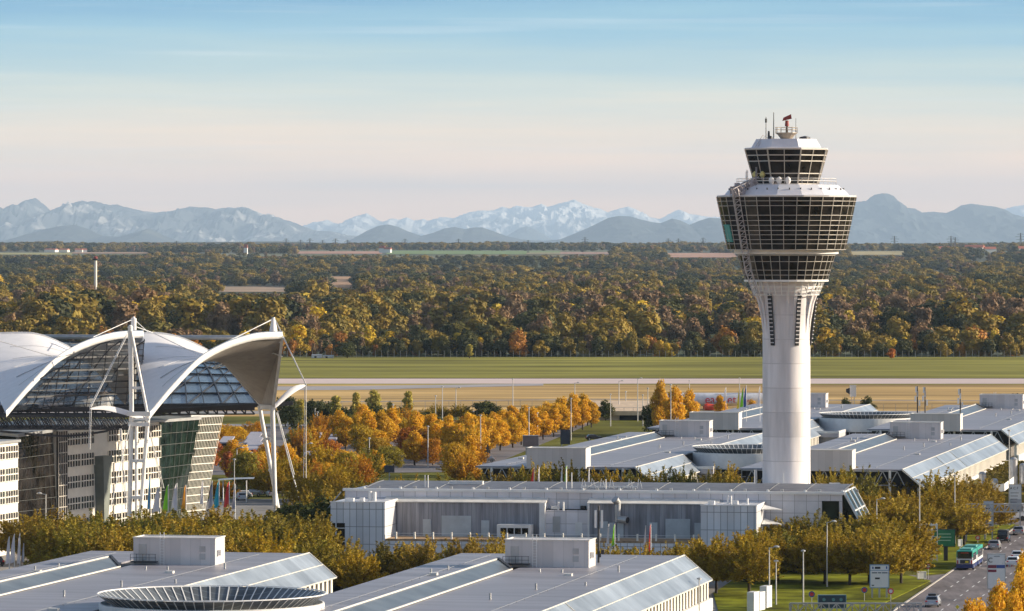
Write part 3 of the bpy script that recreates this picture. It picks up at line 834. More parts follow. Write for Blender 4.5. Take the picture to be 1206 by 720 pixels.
for i in range(14):
    x = 3 + i * 5.9
    for k in range(8): b.bar((x, A[k][1], A[k][2] + .08), (x, A[k + 1][1], A[k + 1][2] + .05), .06)
    b.box(x + 2, x + 2.5, 12.9, 13.3, 11.0, 11.35)
b.build('roof_rib', STEELG, rf)
# stepped front volumes
lb_ = wbox('corner_wing', CLAD, (0.1, 8.8, 0, 12, 0, 9.35))
box_to('coping', STEELW, lb_, (-.0, 8.9, -.1, .15, 9.35, 9.5), (8.65, 8.9, .15, 12, 9.35, 9.5))
wd = box_to('window', GLASSD, lb_, (0.3, 2.4, -.08, 0, 2.0, 6.1))
b = MB(); b.bar((1.0, -.12, 2), (1.0, -.12, 6.1), .14); b.bar((.3, -.12, 5.3), (2.4, -.12, 5.3), .12); b.bar((.3, -.12, 3.2), (2.4, -.12, 3.2), .12); b.bar((.3, -.12, 2), (.3, -.12, 6.1), .12); b.build('frame', STEELW, wd)
rbk = wbox('corner_wing', CLAD, (58.9, 67.6, 0, 11.9, 0, 9.3))
box_to('coping', STEELW, rbk, (58.8, 67.7, -.1, .15, 9.3, 9.45), (67.45, 67.7, .15, 11.9, 9.3, 9.45))
wbox('terrace_facade', GREYF, (8.9, 32.0, 9.4, 11.6, 3.7, 9.0))
wbox('terrace_facade', GREYF, (40.0, 58.8, 9.4, 11.6, 3.7, 9.0))
b = MB()
for x0, x1 in ((6.8, 33.0), (39.6, 60.5)):
    b.hexa([(x0, 9.1, 9.0), (x1, 9.1, 9.0), (x1, 11.9, 9.4), (x0, 11.9, 9.4)], [(x0, 9.1, 9.12), (x1, 9.1, 9.12), (x1, 11.9, 9.75), (x0, 11.9, 9.75)])
b.build('canopy', mat('canopy_cream', (0.75, 0.72, 0.66), .45), wb)
wbox('end_panel', WHITE, (32.0, 32.9, 8.8, 11.95, 3.7, 9.0), (39.7, 40.0, 9.0, 11.9, 3.7, 9.0))
rc = wbox('recess_wall', CLAD2, (32.9, 39.7, 9.9, 11.95, 3.7, 7.9))
box_to('door', WHITE, rc, (37.6, 38.7, 9.83, 9.9, 3.9, 6.0)); box_to('vent_panel', STEELG, rc, (34.0, 35.2, 9.83, 9.9, 4.4, 6.9))
box_to('flat_roof', DARK, rc, (32.95, 39.6, 9.95, 11.9, 7.92, 8.0))
tr = wbox('terrace', mat('timber_deck', (0.35, 0.23, 0.13), .7, var=.3, scale=1.5), (8.9, 58.8, .3, 9.35, 3.35, 3.68))
wbox('front_wall', CLAD, (8.85, 58.85, .25, 9.3, 0, 3.34))
b = MB()
for zz in (4.15, 4.55): b.bar((9, .45, zz), (58.7, .45, zz), .05)
b.build('railing', STEELW, wb)
for i in range(17):
    b = MB(); x = 10.5 + i * 2.95; b.box(x - .12, x + .12, .35, .8, 3.68, 4.75); b.build('railing_post', CREAM, wb)
for x0, x1, z1 in ((13.2, 14.5, 6.3), (16.2, 21.0, 6.9), (22.6, 23.9, 6.2), (41.6, 42.9, 6.2), (43.1, 44.1, 6.0), (44.4, 45.4, 6.0), (49.5, 50.8, 6.1), (52.1, 56.0, 6.7), (56.7, 58.1, 6.1)):
    wbox('door', mat('door_panel', (0.50, 0.53, 0.55), .5, var=.08), (x0, x1, 9.28, 9.4, 3.7, z1))
an = wbox('annex', WHITE, (25.6, 31.0, 6.4, 9.35, 3.7, 5.7))
for k in range(4): box_to('window', GLASSD, an, (26.2 + k * 1.15, 27.15 + k * 1.15, 6.33, 6.4, 4.2, 5.2))
b = MB(); b.smooth = True
b.tube((44.6, 8.6, 6.2), (44.6, 8.6, 9.3), .48, .48, 16); b.tube((44.6, 8.6, 9.2), (44.2, 8.1, 9.8), .52, .62, 16); b.tube((44.8, 8.4, 6.6), (46.2, 7.9, 6.5), .55, .6, 16); b.build('exhaust_duct', STEELG, wb)
b = MB(); b.tube((46.2, 7.9, 6.5), (46.3, 7.86, 6.49), .5, .5, 16); b.build('duct_mouth', DARK, wb)
for x, h_, z in ((5.3, 1.5, 9.35), (6.0, 1.4, 9.35), (35.5, 1.4, 8.0), (36.3, 1.4, 8.0), (62.4, 1.3, 9.3), (62.9, 1.3, 9.3), (65.5, .9, 9.3)):
    b = MB(); b.tube((x, 6, z), (x, 6, z + h_), .3 if x < 7 else .16, None, 8); b.build('vent_pipe', WHITE, wb)
for x, h_ in ((12.3, 2.0), (12.8, 2.0), (35.2, 3.2), (36.1, 2.6), (41.6, 1.6)):
    b = MB(); b.tube((x, 16, 11), (x, 16, 11 + h_), .1, .08, 6); b.build('antenna', STEELW, wb)
for x, y, s_ in ((2.6, 3, 1.4), (4.4, 4, .7), (60.2, 3, 1.0), (63.8, 4, .9), (34.2, 10.6, 1.0), (38.8, 10.6, .8), (18.0, 22, 5.5)):
    zz = 9.36 if y < 9 else (8.02 if y < 12 else 11.3)
    wbox('roof_unit', WHITE if x != 38.8 else DARK, (x - s_ / 2, x + s_ / 2, y - .5, y + .5, zz, zz + .55))
b = MB()
lattice(b, (37.5, 17, 11.4), (46.5, 17, 11.4), .8, 8, bw=.07, side=Vector((0, 1, 0)), dep=Vector((0, 0, -.4)))
for x in (37.5, 39, 40.5, 42, 45, 46.5): b.bar((x, 17, 11), (x + .25, 17, 12.6), .09); b.bar((x + .8, 17, 11), (x + .5, 17, 12.3), .09)
b.build('roof_frame', STEELW, wb)
# glazed gable at the road end
g = MB(); g.hexa([(SLABW - 3.2, 11.86, 6.0), (SLABW - .5, 11.86, 6.0), (SLABW - .5, 11.95, 6.0), (SLABW - 3.2, 11.95, 6.0)], [(SLABW - 3.2, 11.86, 9.6), (SLABW - .5, 11.86, 9.6), (SLABW - .5, 11.95, 9.6), (SLABW - 3.2, 11.95, 9.6)]); g.build('gable_window', GLASSG, wb)
g = MB(); g.add([(SLABW + .2, 12, 11), (SLABW + 5, 13, 2), (SLABW + 5, 29, 2), (SLABW + .2, 29, 11)], [(0, 1, 2, 3)]); g.add([(SLABW + .2, 12, 11), (SLABW + 5, 13, 2), (SLABW + .2, 12.3, 2)], [(0, 2, 1)]); g = g.build('sloped_end_glass', GLASSG, wb)
b = MB()
for y in (12, 17.6, 23.3, 29): b.bar((SLABW + .2, y, 11.05), (SLABW + 5.1, y + (1 if y < 13 else 0), 1.95), .35)
for t_ in (0, .33, .66, 1): b.bar((SLABW + .2 + 4.9 * t_, 12.5, 11 - 9 * t_), (SLABW + .2 + 4.9 * t_, 29, 11 - 9 * t_), .2)
b.build('frame', WHITE, g)
b = MB(); 
for z_, z1 in ((8.5, 9.0), (6.2, 6.9)): b.add([(67.7, 6, z_), (70.8, 8, z_ - .1), (67.7, 10, z1)], [(0, 1, 2)]); b.add([(67.7, 6, z_ - .1), (70.8, 8, z_ - .2), (67.7, 10, z1 - .1)], [(2, 1, 0)])
b.build('side_awning', WHITE, wb)
b = MB(); b.bar((-.2, 10, 10.5), (-4.4, 9, 5.2), .16); b.bar((-.2, 10, 8), (-.2, 10, 4), .14); b.box(-4.4, .1, 7, 10, 2.2, 4.4); b.build('side_brace', STEELG, wb)
b = MB(); 
for i in range(14):
    x = 2.9 + i * 5.9; b.box(x, x + .35, 12.0, 12.4, 11.0, 11.3)
b.build('roof_light', WHITE, wb)
# cell-phone mast in front of the recess
ms = empty('antenna_mast', Q(705, 650, 640), 0, 'slim dark antenna mast with two white panels on the nearer plant room', 'antenna mast')
ms.location.z = 10
b = MB(); b.tube((0, 0, 0), (0, 0, 7.2), .16, .12, 8); b.build('pole', STEELD, ms)
for x in (-.38, .42):
    b = MB(); b.box(x - .14, x + .14, -.2, .1, 4.4, 6.6); b.build('antenna_panel', WHITE, ms)
b = MB()
for x in (-.6, .1, .5): b.box(x - .2, x + .2, -.2, .2, .6 + abs(x), 1.1 + abs(x))
b.build('equipment', STEELD, ms)
for i, (px, py0, py1, lb) in enumerate(((1080.5, 488, 455, 'cellular mast with white panels on the plant room nearest the tower'), (1089.5, 487, 456, 'cellular mast beside its twin on the plant room'), (1131, 490, 458, 'cellular mast with bright twin panels at the plant room end'))):
    Y = 1107; p0 = Q(px, py0, Y); p1 = Q(px, py1, Y)
    t = empty('cellular_mast', p0, 0, lb, 'antenna mast', 'cellular masts')
    h_ = p1.z - p0.z
    b = MB(); b.tube((0, 0, 0), (0, 0, h_), .17, .12, 6); b.build('pole', STEELD, t)
    for k, (x, z) in enumerate(((-.45, .45), (.42, .3), (.0, .62), (-.3, .78))):
        b = MB(); b.box(x - .17, x + .17, -.25, .1, h_ * z, h_ * z + 1.25); b.build('antenna_panel', WHITE if k != 2 or i == 2 else STEELG, t)
# ---------------------------------------------------------------- tent-roofed forum
MEMB = mat('tent_membrane', (0.80, 0.79, 0.80), 0.55, var=0.04)
MEMU = MEMB
NEAR = [(176.5, 491), (195.6, 467), (214, 447), (232, 428), (248.5, 417.5), (268.6, 407.5), (296, 399), (314, 397.2), (332.5, 397)]
FAR = [(158, 394), (177, 392), (195.6, 393.7), (214, 398), (232, 406.5), (248.5, 415), (259.5, 423), (278, 443), (296, 465), (307, 477)]
def resample(pts, n):
    d = [0]
    for a, c in zip(pts, pts[1:]): d.append(d[-1] + (c - a).length)
    out = []
    for i in range(n + 1):
        s = d[-1] * i / n
        k = max(j for j in range(len(d)) if d[j] <= s + 1e-9); k = min(k, len(pts) - 2)
        out.append(pts[k].lerp(pts[k + 1], (s - d[k]) / max(1e-6, d[k + 1] - d[k])))
    for _ in range(2):
        out = [out[0]] + [(out[i - 1] + out[i] * 2 + out[i + 1]) / 4 for i in range(1, n)] + [out[-1]]
    return out
nearc = resample([Q(x, y, 832 + 29 * i / 8) for i, (x, y) in enumerate(NEAR)], 24)
farc = resample([Q(x, y, 886 + 3 * i / 9) for i, (x, y) in enumerate(FAR)], 24)
SHIFT = -V * 24.6 + Vector((0.3, 0, 0.1))
forum = empty('tent_roof', (-62, 860, 0), 0, 'white membrane tent roof of saddle shaped bays hung from steel masts', 'tent roof', None)
inv = Vector((-62, 860, 0))
def loc(v): return Vector(v) - inv
def loft(name, A, B, m, parent, sag=0.0, nv=14, both=True, th=0.12):
    vs = []; n = len(A)
    for j in range(nv + 1):
        t_ = j / nv
        for i in range(n):
            p = A[i].lerp(B[i], t_); p = p + Vector((0, 0, sag * 4 * t_ * (1 - t_) * math.sin(math.pi * i / (n - 1))))
            vs.append(loc(p))
    b = MB(); b.smooth = True
    b.add(vs, [(j * n + i, j * n + i + 1, (j + 1) * n + i + 1, (j + 1) * n + i) for j in range(nv) for i in range(n - 1)])
    o = b.build(name, m, parent)
    return o
for bay in range(2):
    sh = SHIFT * bay
    A = [p + sh for p in nearc]; B = [p + sh for p in farc]
    if bay:
        for q_, s_ in enumerate((5, 4, 3, 2, 1)): B[q_] = B[q_] + Vector((-s_, 0, -.1 * s_))
    mo = loft('membrane', A, B, MEMB, forum, sag=-1.2)
    if bay == 0:
        D_ = Vector((0, 0, -.22)); loft('shaded_underside', [p + D_ for p in A], [p + D_ for p in B], mat('beige_shaded_membrane', (0.35, 0.315, 0.28), .8), mo, sag=-1.2)  # added darker sheet: the membrane's unlit underside is painted by its colour
    b = MB()
    prof = [(.9, -.15), (-.15, -.35), (-.15, .75), (1.5, .95)]
    ev = [loc(q) + Vector((0, dy, dz)) for q in A for dy, dz in prof]
    b.smooth = True; b.add(ev, [(i * 4 + k, i * 4 + (k + 1) % 4, i * 4 + 4 + (k + 1) % 4, i * 4 + 4 + k) for i in range(len(A) - 1) for k in range(4)])
    b.build('edge_beam', STEELW, mo)
    b = MB()
    for i in range(len(B) - 1): b.bar(loc(B[i]), loc(B[i + 1]), .5, .5)
    b.build('far_beam', STEELW, mo)
    b = MB()      # seams of the membrane
    for fr in (.16, .30, .46, .62, .8):
        k0 = [A[i].lerp(B[i], fr + .25 * i / 24 if fr < .5 else fr) for i in range(0, 25)]
        for i in range(3, 22): b.bar(loc(k0[i]) + Vector((0, 0, .1 - 1.2 * 4 * fr * (1 - fr) * math.sin(math.pi * i / 24))), loc(k0[i + 1]) + Vector((0, 0, .1 - 1.2 * 4 * fr * (1 - fr) * math.sin(math.pi * (i + 1) / 24))), .12 if fr == .3 else .05)
    b.build('seam', STEELG, mo)
# end sail between the high tip and the far mast
T2 = nearc[-1]; N2a = farc[-1]; N2b = Q(322, 478, 878)
b = MB(); b.add([loc(T2), loc(N2a), loc(N2b), loc(T2.lerp(N2b, .5) + Vector((.3, 0, 0)))], [(0, 1, 2, 3)]); b.build('end_sail', mat('beige_shaded_membrane', (0.35, 0.315, 0.28), .8), forum)  # shares the beige darkened for the membrane's shaded underside
b = MB(); b.bar(loc(N2a) + Vector((0, 0, -.3)), loc(N2b) + Vector((0, 0, -.3)), .7, .8); b.bar(loc(T2), loc(N2b), .45, .45); b.build('end_beam', STEELW, forum)
# stay cables inside the end bay
b = MB()
for p, q in (((330, 403, 862), (250, 433, 884)), ((322, 416, 866), (252, 434, 884)), ((322, 416, 866), (332, 420, 862))): b.tube(loc(Q(*p)), loc(Q(*q)), .12, .12, 5)
b.build('stay_cable', STEELW, forum)
# long ridge tube behind the crests
b = MB(); b.tube(loc(Q(-20, 396.5, 905)), loc(Q(318, 398, 890)), .42, .42, 8); b.build('ridge_tube', STEELG, forum)
# little outward canopies
def canopy(px_pts, Ya, Yb, label_px, wdt):
    c = resample([Q(x, y, Ya + (Yb - Ya) * i / (len(px_pts) - 1)) for i, (x, y) in enumerate(px_pts)], 12)
    b = MB(); b.smooth = True
    n = len(c); vs = []
    for i, p in enumerate(c):
        t_ = i / (n - 1); w_ = wdt * math.sin(math.pi * min(1, .12 + t_ * .86)) ** .6
        vs += [loc(p), loc(p + Vector((0, -.1, -w_))), loc(p + Vector((.4, 4.5 * (1 - t_ * .6), -.3)))]
    fs = []
    for i in range(n - 1):
        a = i * 3; fs += [(a, a + 3, a + 4, a + 1), (a, a + 2, a + 5, a + 3)]
    b.add(vs, fs); o = b.build('side_canopy', MEMB, forum)
    return c
c1 = canopy([(172, 492), (160, 487), (148, 482.5), (135, 479), (122, 477.3), (113, 478.5), (106, 481)], 832, 828, None, .9)
c2 = canopy([(323, 477), (330, 468), (338, 460), (346, 455), (353, 452.5), (360, 453)], 884, 888, None, 1.3)
b = MB()
for p, q in (((106, 481, 828), (104.5, 527, 828)), ((107.5, 481, 828), (106, 530, 828)), ((359, 454, 888), (357.5, 566, 888)), ((360.5, 454, 888), (360.5, 566, 888)),
             ((152, 388, 833), (105.5, 480, 828)), ((153.5, 388, 833), (107, 480, 828)), ((324, 378, 884), (360, 453, 888)), ((325, 378, 884), (361, 454, 888))):
    b.tube(loc(Q(*p)), loc(Q(*q)), .06, .06, 5)
b.build('tie_down_cable', STEELW, forum)
# glass infill under the near arch of the bay beyond the mast
A = [p + SHIFT for p in nearc]
GL = mat('infill_glass', (0.03, 0.04, 0.055), 0.1, var=.5, spec=.7, alpha=0.62)
zb = Q(10, 481, 850).z
gf = MB(); vs = []; n = len(A)
for i, p in enumerate(A):
    for j in range(7):
        t_ = j / 6; vs.append(loc(Vector((p.x, p.y + 1.2 + 1.5 * math.sin(t_ * 3.14), p.z - .4 + (zb - p.z + .4) * t_))))
gf.add(vs, [(i * 7 + j, i * 7 + j + 1, (i + 1) * 7 + j + 1, (i + 1) * 7 + j) for i in range(n - 1) for j in range(6)])
gi = gf.build('glass_infill', GL, forum)
b = MB()
for k in range(1, 12):
    z = zb + k * 1.05
    xs_ = [p for p in A if p.z - .6 > z]
    if len(xs_) > 1:
        b.bar(loc(Vector((xs_[0].x, xs_[0].y + .6, z))), loc(Vector((xs_[-1].x, xs_[-1].y + .6, z))), .12 if k % 2 else .26, .12 if k % 2 else .3)
for i in range(3, n, 2):
    p = A[i]; b.bar(loc(Vector((p.x, p.y + .9, zb))), loc(Vector((p.x + 1.2, p.y + .9, p.z - .5))), .13)
for i in range(0, n - 5, 4):
    q0 = Vector((A[i].x, A[i].y + 1.3, zb)); 
    for s in range(6):
        t0, t1 = s / 6, (s + 1) / 6
        f_ = lambda t_: Vector((A[i].x + 10 * t_, A[min(n - 1, i + 4)].y + 1.5, zb + (min(11.5, A[min(n - 1, i + 9)].z - zb)) * math.sin(t_ * 1.57)))
        if f_(t1).z < np.interp(f_(t1).x, [p.x for p in A], [p.z for p in A]) - .5: b.bar(loc(f_(t0)), loc(f_(t1)), .2)
b.build('glazing_grid', STEELD, gi)
b = MB(); b.bar(loc(Q(-10, 482, 848)), loc(Q(152, 481, 848)), .5, .6); b.build('infill_sill', STEELD, gi)

# glazed hall roof behind the tents
bot = [Q(x, y, 900) for x, y in ((-40, 480), (60, 480), (150, 479), (220, 478), (303, 476.5))]
top = [Q(x, y, 978) for x, y in ((-40, 400), (60, 402), (150, 408), (214, 418), (250, 424))]
gv = MB(); rows = 14; nc = len(bot); gx = []
for j in range(rows + 1):
    t_ = j / rows
    for i in range(nc * 4 - 3):
        k = min(i // 4, nc - 2); f_ = (i - k * 4) / 4
        a = bot[k].lerp(bot[k + 1], f_); c = top[k].lerp(top[k + 1], f_)
        p = a.lerp(c, t_); p = p + Vector((0, 0, 1.6 * math.sin(math.pi * t_)))
        gx.append(loc(p))
nn = nc * 4 - 3
gv.smooth = True; gv.add(gx, [(j * nn + i, j * nn + i + 1, (j + 1) * nn + i + 1, (j + 1) * nn + i) for j in range(rows) for i in range(nn - 1)])
hall = empty('hall_glass_roof', inv, 0, 'curved lattice glass roof spanning the forum behind the white tents', 'glass roof')
gr = gv.build('glass_shell', ribbed('shell_glass', (0.10, 0.15, 0.21), 6.0, .5, rough=.22, dark=.25, axis='Y', var=.4, scale=.2), hall)
b = MB()
for j in range(0, rows + 1, 2):
    for i in range(nn - 1): b.bar(gx[j * nn + i] + Vector((0, 0, .15)), gx[j * nn + i + 1] + Vector((0, 0, .15)), .26, .26)
for i in range(0, nn, 1):
    for j in range(rows):
        i2 = i
        b.bar(gx[j * nn + i2] + Vector((0, 0, .15)), gx[(j + 1) * nn + i2] + Vector((0, 0, .15)), .22 if i % 2 == 0 else .12)
for i in range(0, nn - 1, 2):
    for j in range(0, rows, 4):
        b.bar(gx[j * nn + i] + Vector((0, 0, .2)), gx[min(rows, j + 4) * nn + min(nn - 1, i + 2)] + Vector((0, 0, .2)), .16)
b.build('shell_lattice', STEELD, gr)
b = MB()
for x0, x1, Y, y_ in ((-40, 303, 899, 480), (-40, 300, 893, 484), (160, 345, 890, 486)):
    b.bar(loc(Q(x0, y_, Y)), loc(Q(x1, y_ - (3 if x1 < 310 else 11), Y)), .55, .7)
lattice(b, loc(Q(-30, 479, 895)), loc(Q(300, 477, 895)), 1.6, 30, bw=.2, side=Vector((0, 1, 0)), dep=Vector((0, 0, -1.6)))
b.build('truss', STEELD, hall)
# dark space frame under the near eave
b = MB()
for r_ in range(4):
    Y = 838 + r_ * 5; z = 22.2
    x0, x1 = -92, -62.5
    for zz in (21.7, 19.6): b.bar(loc((x0, Y, zz)), loc((x1, Y, zz)), .24)
    x = x0
    while x < x1 - 1:
        b.bar(loc((x, Y, 19.6)), loc((x + 1.2, Y, 21.7)), .15); b.bar(loc((x + 1.2, Y, 21.7)), loc((x + 2.4, Y, 19.6)), .15)
        if r_ < 3: b.bar(loc((x, Y, 21.7)), loc((x + 1.2, Y + 5, 19.6)), .15); b.bar(loc((x, Y, 19.6)), loc((x, Y + 5, 19.6)), .15)
        x += 2.4
b.build('space_frame', STEELD, forum)
# dangling curved rail
b = MB(); pts = [Q(x, y, 842) for x, y in ((0, 508), (40, 512), (75, 514), (100, 512), (125, 508), (150, 500))]
for p, q in zip(pts, pts[1:]): b.bar(loc(p), loc(q), .35)
b.build('curved_rail', STEELD, forum)

def mast(label, legs, bars_, tip, cables=()):
    base = Q(legs[0][2], legs[0][3], legs[0][4]); base.z = 0
    t = empty('roof_mast', base, 0, label, 'mast', 'masts of the tent roof')
    L = lambda px, py, Y: Q(px, py, Y) - base
    for x0, y0, x1, y1, Y, r in legs:
        b = MB(); p = L(x0, y0, Y); q = L(x1, y1, Y)
        # carry the leg down to the ground
        d = (q - p); k = (p.z) / max(.01, (p.z - q.z))
        if y1 > 559: q = p + d * k
        b.tube(p, q, r, r * .9, 10); b.build('leg', STEELW, t)
    for x0, y0, x1, y1, Y, w_ in bars_: MB().bar(L(x0, y0, Y), L(x1, y1, Y), w_, w_).build('cross_bar', STEELW, t)
    b = MB()
    for x0, y0, x1, y1, Y, r0, r1 in tip: b.tube(L(x0, y0, Y), L(x1, y1, Y), r0, r1, 8)
    b.build('mast_head', STEELW, t)
    if cables:
        b = MB()
        for x0, y0, Ya, x1, y1, Yb in cables: b.tube(L(x0, y0, Ya), L(x1, y1, Yb), .07, .07, 5)
        b.build('cable', STEELW, t)
    return t
mast('tall white lattice mast standing before the stone striped facade',
     [(155, 488, 152.5, 598, 831.4, .40)] + [(153.5, 384, 155, 489, 831, .42), (154.5, 390, 174, 489, 830.6, .26), (174.5, 490, 166, 598, 831.4, .36), (160.5, 500, 160.5, 598, 831, .25)],
     [(155, 457, 168, 457, 830.5, .45), (150, 487.5, 177, 487.5, 830.5, .7), (151, 500, 176, 500, 830.5, .6), (152, 494, 176, 494, 830.6, .35), (155, 543, 171, 543, 830.6, .5), (155, 586, 168, 586, 830.6, .5)],
     [(153.5, 386, 153.5, 383, 831, .5, .2)],
     [(141, 505, 829, 148, 600, 829), (142.5, 505, 829, 150, 600, 829), (153, 500, 829, 130, 600, 826), (177, 510, 829, 193, 575, 845), (176, 508, 829, 191, 575, 845)])
mast('white mast tip rising between the two tent crests',
     [(157.5, 375, 157.5, 470, 889, .5)], [(156, 392, 159, 392, 888, .4)], [(157.5, 378, 157.5, 373, 889, .5, .15)],
     [(157, 376, 889, 110, 397, 880), (158, 376, 889, 177, 394, 889)])
mast('white twin legged mast at the road end of the tent roof',
     [(320.5, 470, 323.5, 578, 884, .45), (305.5, 478, 325.5, 588, 888, .38), (325.5, 486, 345, 560, 892, .12)],
     [(313, 517, 322, 517, 885, .45), (316, 554, 323, 554, 885, .4)],
     [(322, 398, 322, 374, 862, .9, .25)],
     [(321, 376, 862, 246, 414, 850), (320, 377, 862, 245, 413, 850), (327, 486, 892, 347, 560, 892)])
b = MB()
for p, q in (((160, 385, 834), (180, 392, 860)), ((180, 392, 860), (238, 420, 850)), ((0, 402, 838), (62, 420, 838))):
    b.tube(loc(Q(*p)), loc(Q(*q)), .07, .07, 5)
b.build('ridge_stay', STEELW, forum)

# ---------------------------------------------------------------- forum office buildings
def facade_frame(a, c, lean0=0, lean1=0):
    """local frame: x runs from A to C in plan"""
    d = Vector((c[0] - a[0], c[1] - a[1], 0)); L = d.length; d.normalize()
    return d, L, Vector((d.y, -d.x, 0))
def strip_facade(label, a, c, H, depth, storeys=5, bays=8, tower_col=None):
    d, L, nrm = facade_frame(a, c)
    rz = math.atan2(d.y, d.x)
    t = empty('forum_office_building', (a[0], a[1], 0), rz, label, 'office building', None)
    # local x along, local -y out of the facade
    box_to('wall', CREAM, t, (0, L, 0, depth, 0, H)); box_to('roof', STEELG, t, (-.3, L + .3, -.4, depth + .3, H, H + .4))
    sh = H / storeys
    for s in range(storeys):
        z0 = s * sh + 1.1
        for k in range(bays):
            x0 = 4.2 + (L - 4.6) * k / bays; x1 = 4.2 + (L - 4.6) * (k + 1) / bays
            if tower_col and k == tower_col: continue
            wd = box_to('window', GLASSG if (s * 7 + k * 3) % 5 == 0 else GLASSD, t, (x0 + .25, x1 - .1, -.06, 0, z0, z0 + sh * .55))
            f = MB()
            for q in range(6): x = x0 + .25 + (x1 - x0 - .35) * q / 5; f.box(x - .09, x + .09, -.22, -.06, z0, z0 + sh * .55)
            f.box(x0 + .2, x1 - .05, -.25, -.06, z0 + sh * .26, z0 + sh * .31); f.box(x0 + .2, x1 - .05, -.3, -.06, z0 - .12, z0)
            f.build('frame', CREAM, wd)
    g = box_to('corner_glazing', GLASSD, t, (0, 4.0, -.3, 0.0, 0, H))
    f = MB()
    for q in range(5): f.box(q * 1.0 - .09, q * 1.0 + .09, -.46, -.3, 0, H)
    for q in range(storeys * 2 + 1): f.box(0, 4.05, -.5, -.3, q * sh / 2 - .07, q * sh / 2 + .09)
    f.build('mullion_grid', MULL, g)
    if tower_col:
        x0 = 4.2 + (L - 4.6) * tower_col / bays
        b = MB(); b.hexa([(x0 + 1.6, -1.4, 0), (x0 + 3.0, -1.4, 0), (x0 + 3.0, 0, 0), (x0 + 1.6, 0, 0)], [(x0, -1.8, 13.5), (x0 + 4.2, -1.8, 13.5), (x0 + 4.2, 0, 13.5), (x0, 0, 13.5)]); b.build('stair_shaft', mat('grey_green_shaft', (0.17, 0.19, 0.17), .6), t)
    return t
strip_facade('cream and dark window striped office block behind the tall lattice mast', (-77.0, 861), (-62.6, 908), 18.4, 22, 5, 7, 2)
strip_facade('striped office block cut by the picture edge beside the dark glass court', (-95, 768), (-80.0, 825), 18.0, 22, 5, 9)
def glass_block(label, base, topp, H, name='glass_office_block', m=GLASSD, cols=10, rows=9, grid=MULL, gw=.12, depth=14):
    """base/topp: two plan points at ground and at the roof"""
    o = Vector((base[0][0], base[0][1], 0))
    t = empty(name, o, 0, label, 'office building')
    b0, b1 = [Vector((p[0], p[1], 0)) - o for p in base]; t0, t1 = [Vector((p[0], p[1], H)) - o for p in topp]
    back = Vector((-depth * .5, depth, 0))
    b = MB(); K = 8; off = (b1 - b0).cross(Vector((0, 0, 1))).normalized() * -.12
    gv_ = [b0.lerp(b1, i / K).lerp(t0.lerp(t1, i / K), j / K) + off for j in range(K + 1) for i in range(K + 1)]
    b.add(gv_, [(j * 9 + i, j * 9 + i + 1, j * 9 + i + 10, j * 9 + i + 9) for j in range(K) for i in range(K)])
    b.add([b1 + off, b1 + back, t1 + back, t1 + off], [(0, 1, 2, 3)]); b.add([b0 + off, b0 + back, t0 + back, t0 + off], [(3, 2, 1, 0)]); b.add([b0 + back, b1 + back, t1 + back, t0 + back], [(3, 2, 1, 0)])
    g = b.build('glass_wall', m, t)
    f = MB()
    nrm = (b1 - b0).cross(Vector((0, 0, 1))).normalized() * .08
    for k in range(cols + 1): f.bar(b0.lerp(b1, k / cols) + nrm, t0.lerp(t1, k / cols) + nrm, gw)
    for k in range(rows + 1):
        p = b0.lerp(t0, k / rows) + nrm; q = b1.lerp(t1, k / rows) + nrm
        f.bar(p, q, gw * (1.7 if grid is CREAM else 1.4))
    f.build('mullion_grid', grid, g)
    b = MB(); b.hexa([t0 + nrm * 4, t1 + nrm * 4, t1 + back, t0 + back], [t0 + nrm * 4 + Vector((0, 0, .5)), t1 + nrm * 4 + Vector((0, 0, .5)), t1 + back + Vector((0, 0, .5)), t0 + back + Vector((0, 0, .5))]); b.build('roof', STEELG, t)
    return t
glass_block('dark recessed glass wall between the two striped office blocks', ((-83.5, 850), (-75.8, 862.5)), ((-81.5, 838), (-77.2, 863)), 18.3, cols=9, rows=10, grid=mat('thin_mullion', (0.10, 0.105, 0.10), .4), gw=.05)
glass_block('dark green glass wall curving behind the tall lattice mast', ((-62.4, 908), (-60.0, 925)), ((-62.8, 907), (-56.5, 922)), 18.3, m=GLASSG, cols=7, rows=9, grid=mat('thin_mullion', (0.10, 0.105, 0.10), .4), gw=.06, depth=10)
lt = glass_block('outward leaning lattice facade at the end of the forum offices', ((-60.2, 925.2), (-56.6, 934)), ((-58.4, 922.5), (-52.9, 931)), 18.6, name='lattice_office_block', m=GLASSG, cols=20, rows=13, grid=CREAM, gw=.085, depth=10)
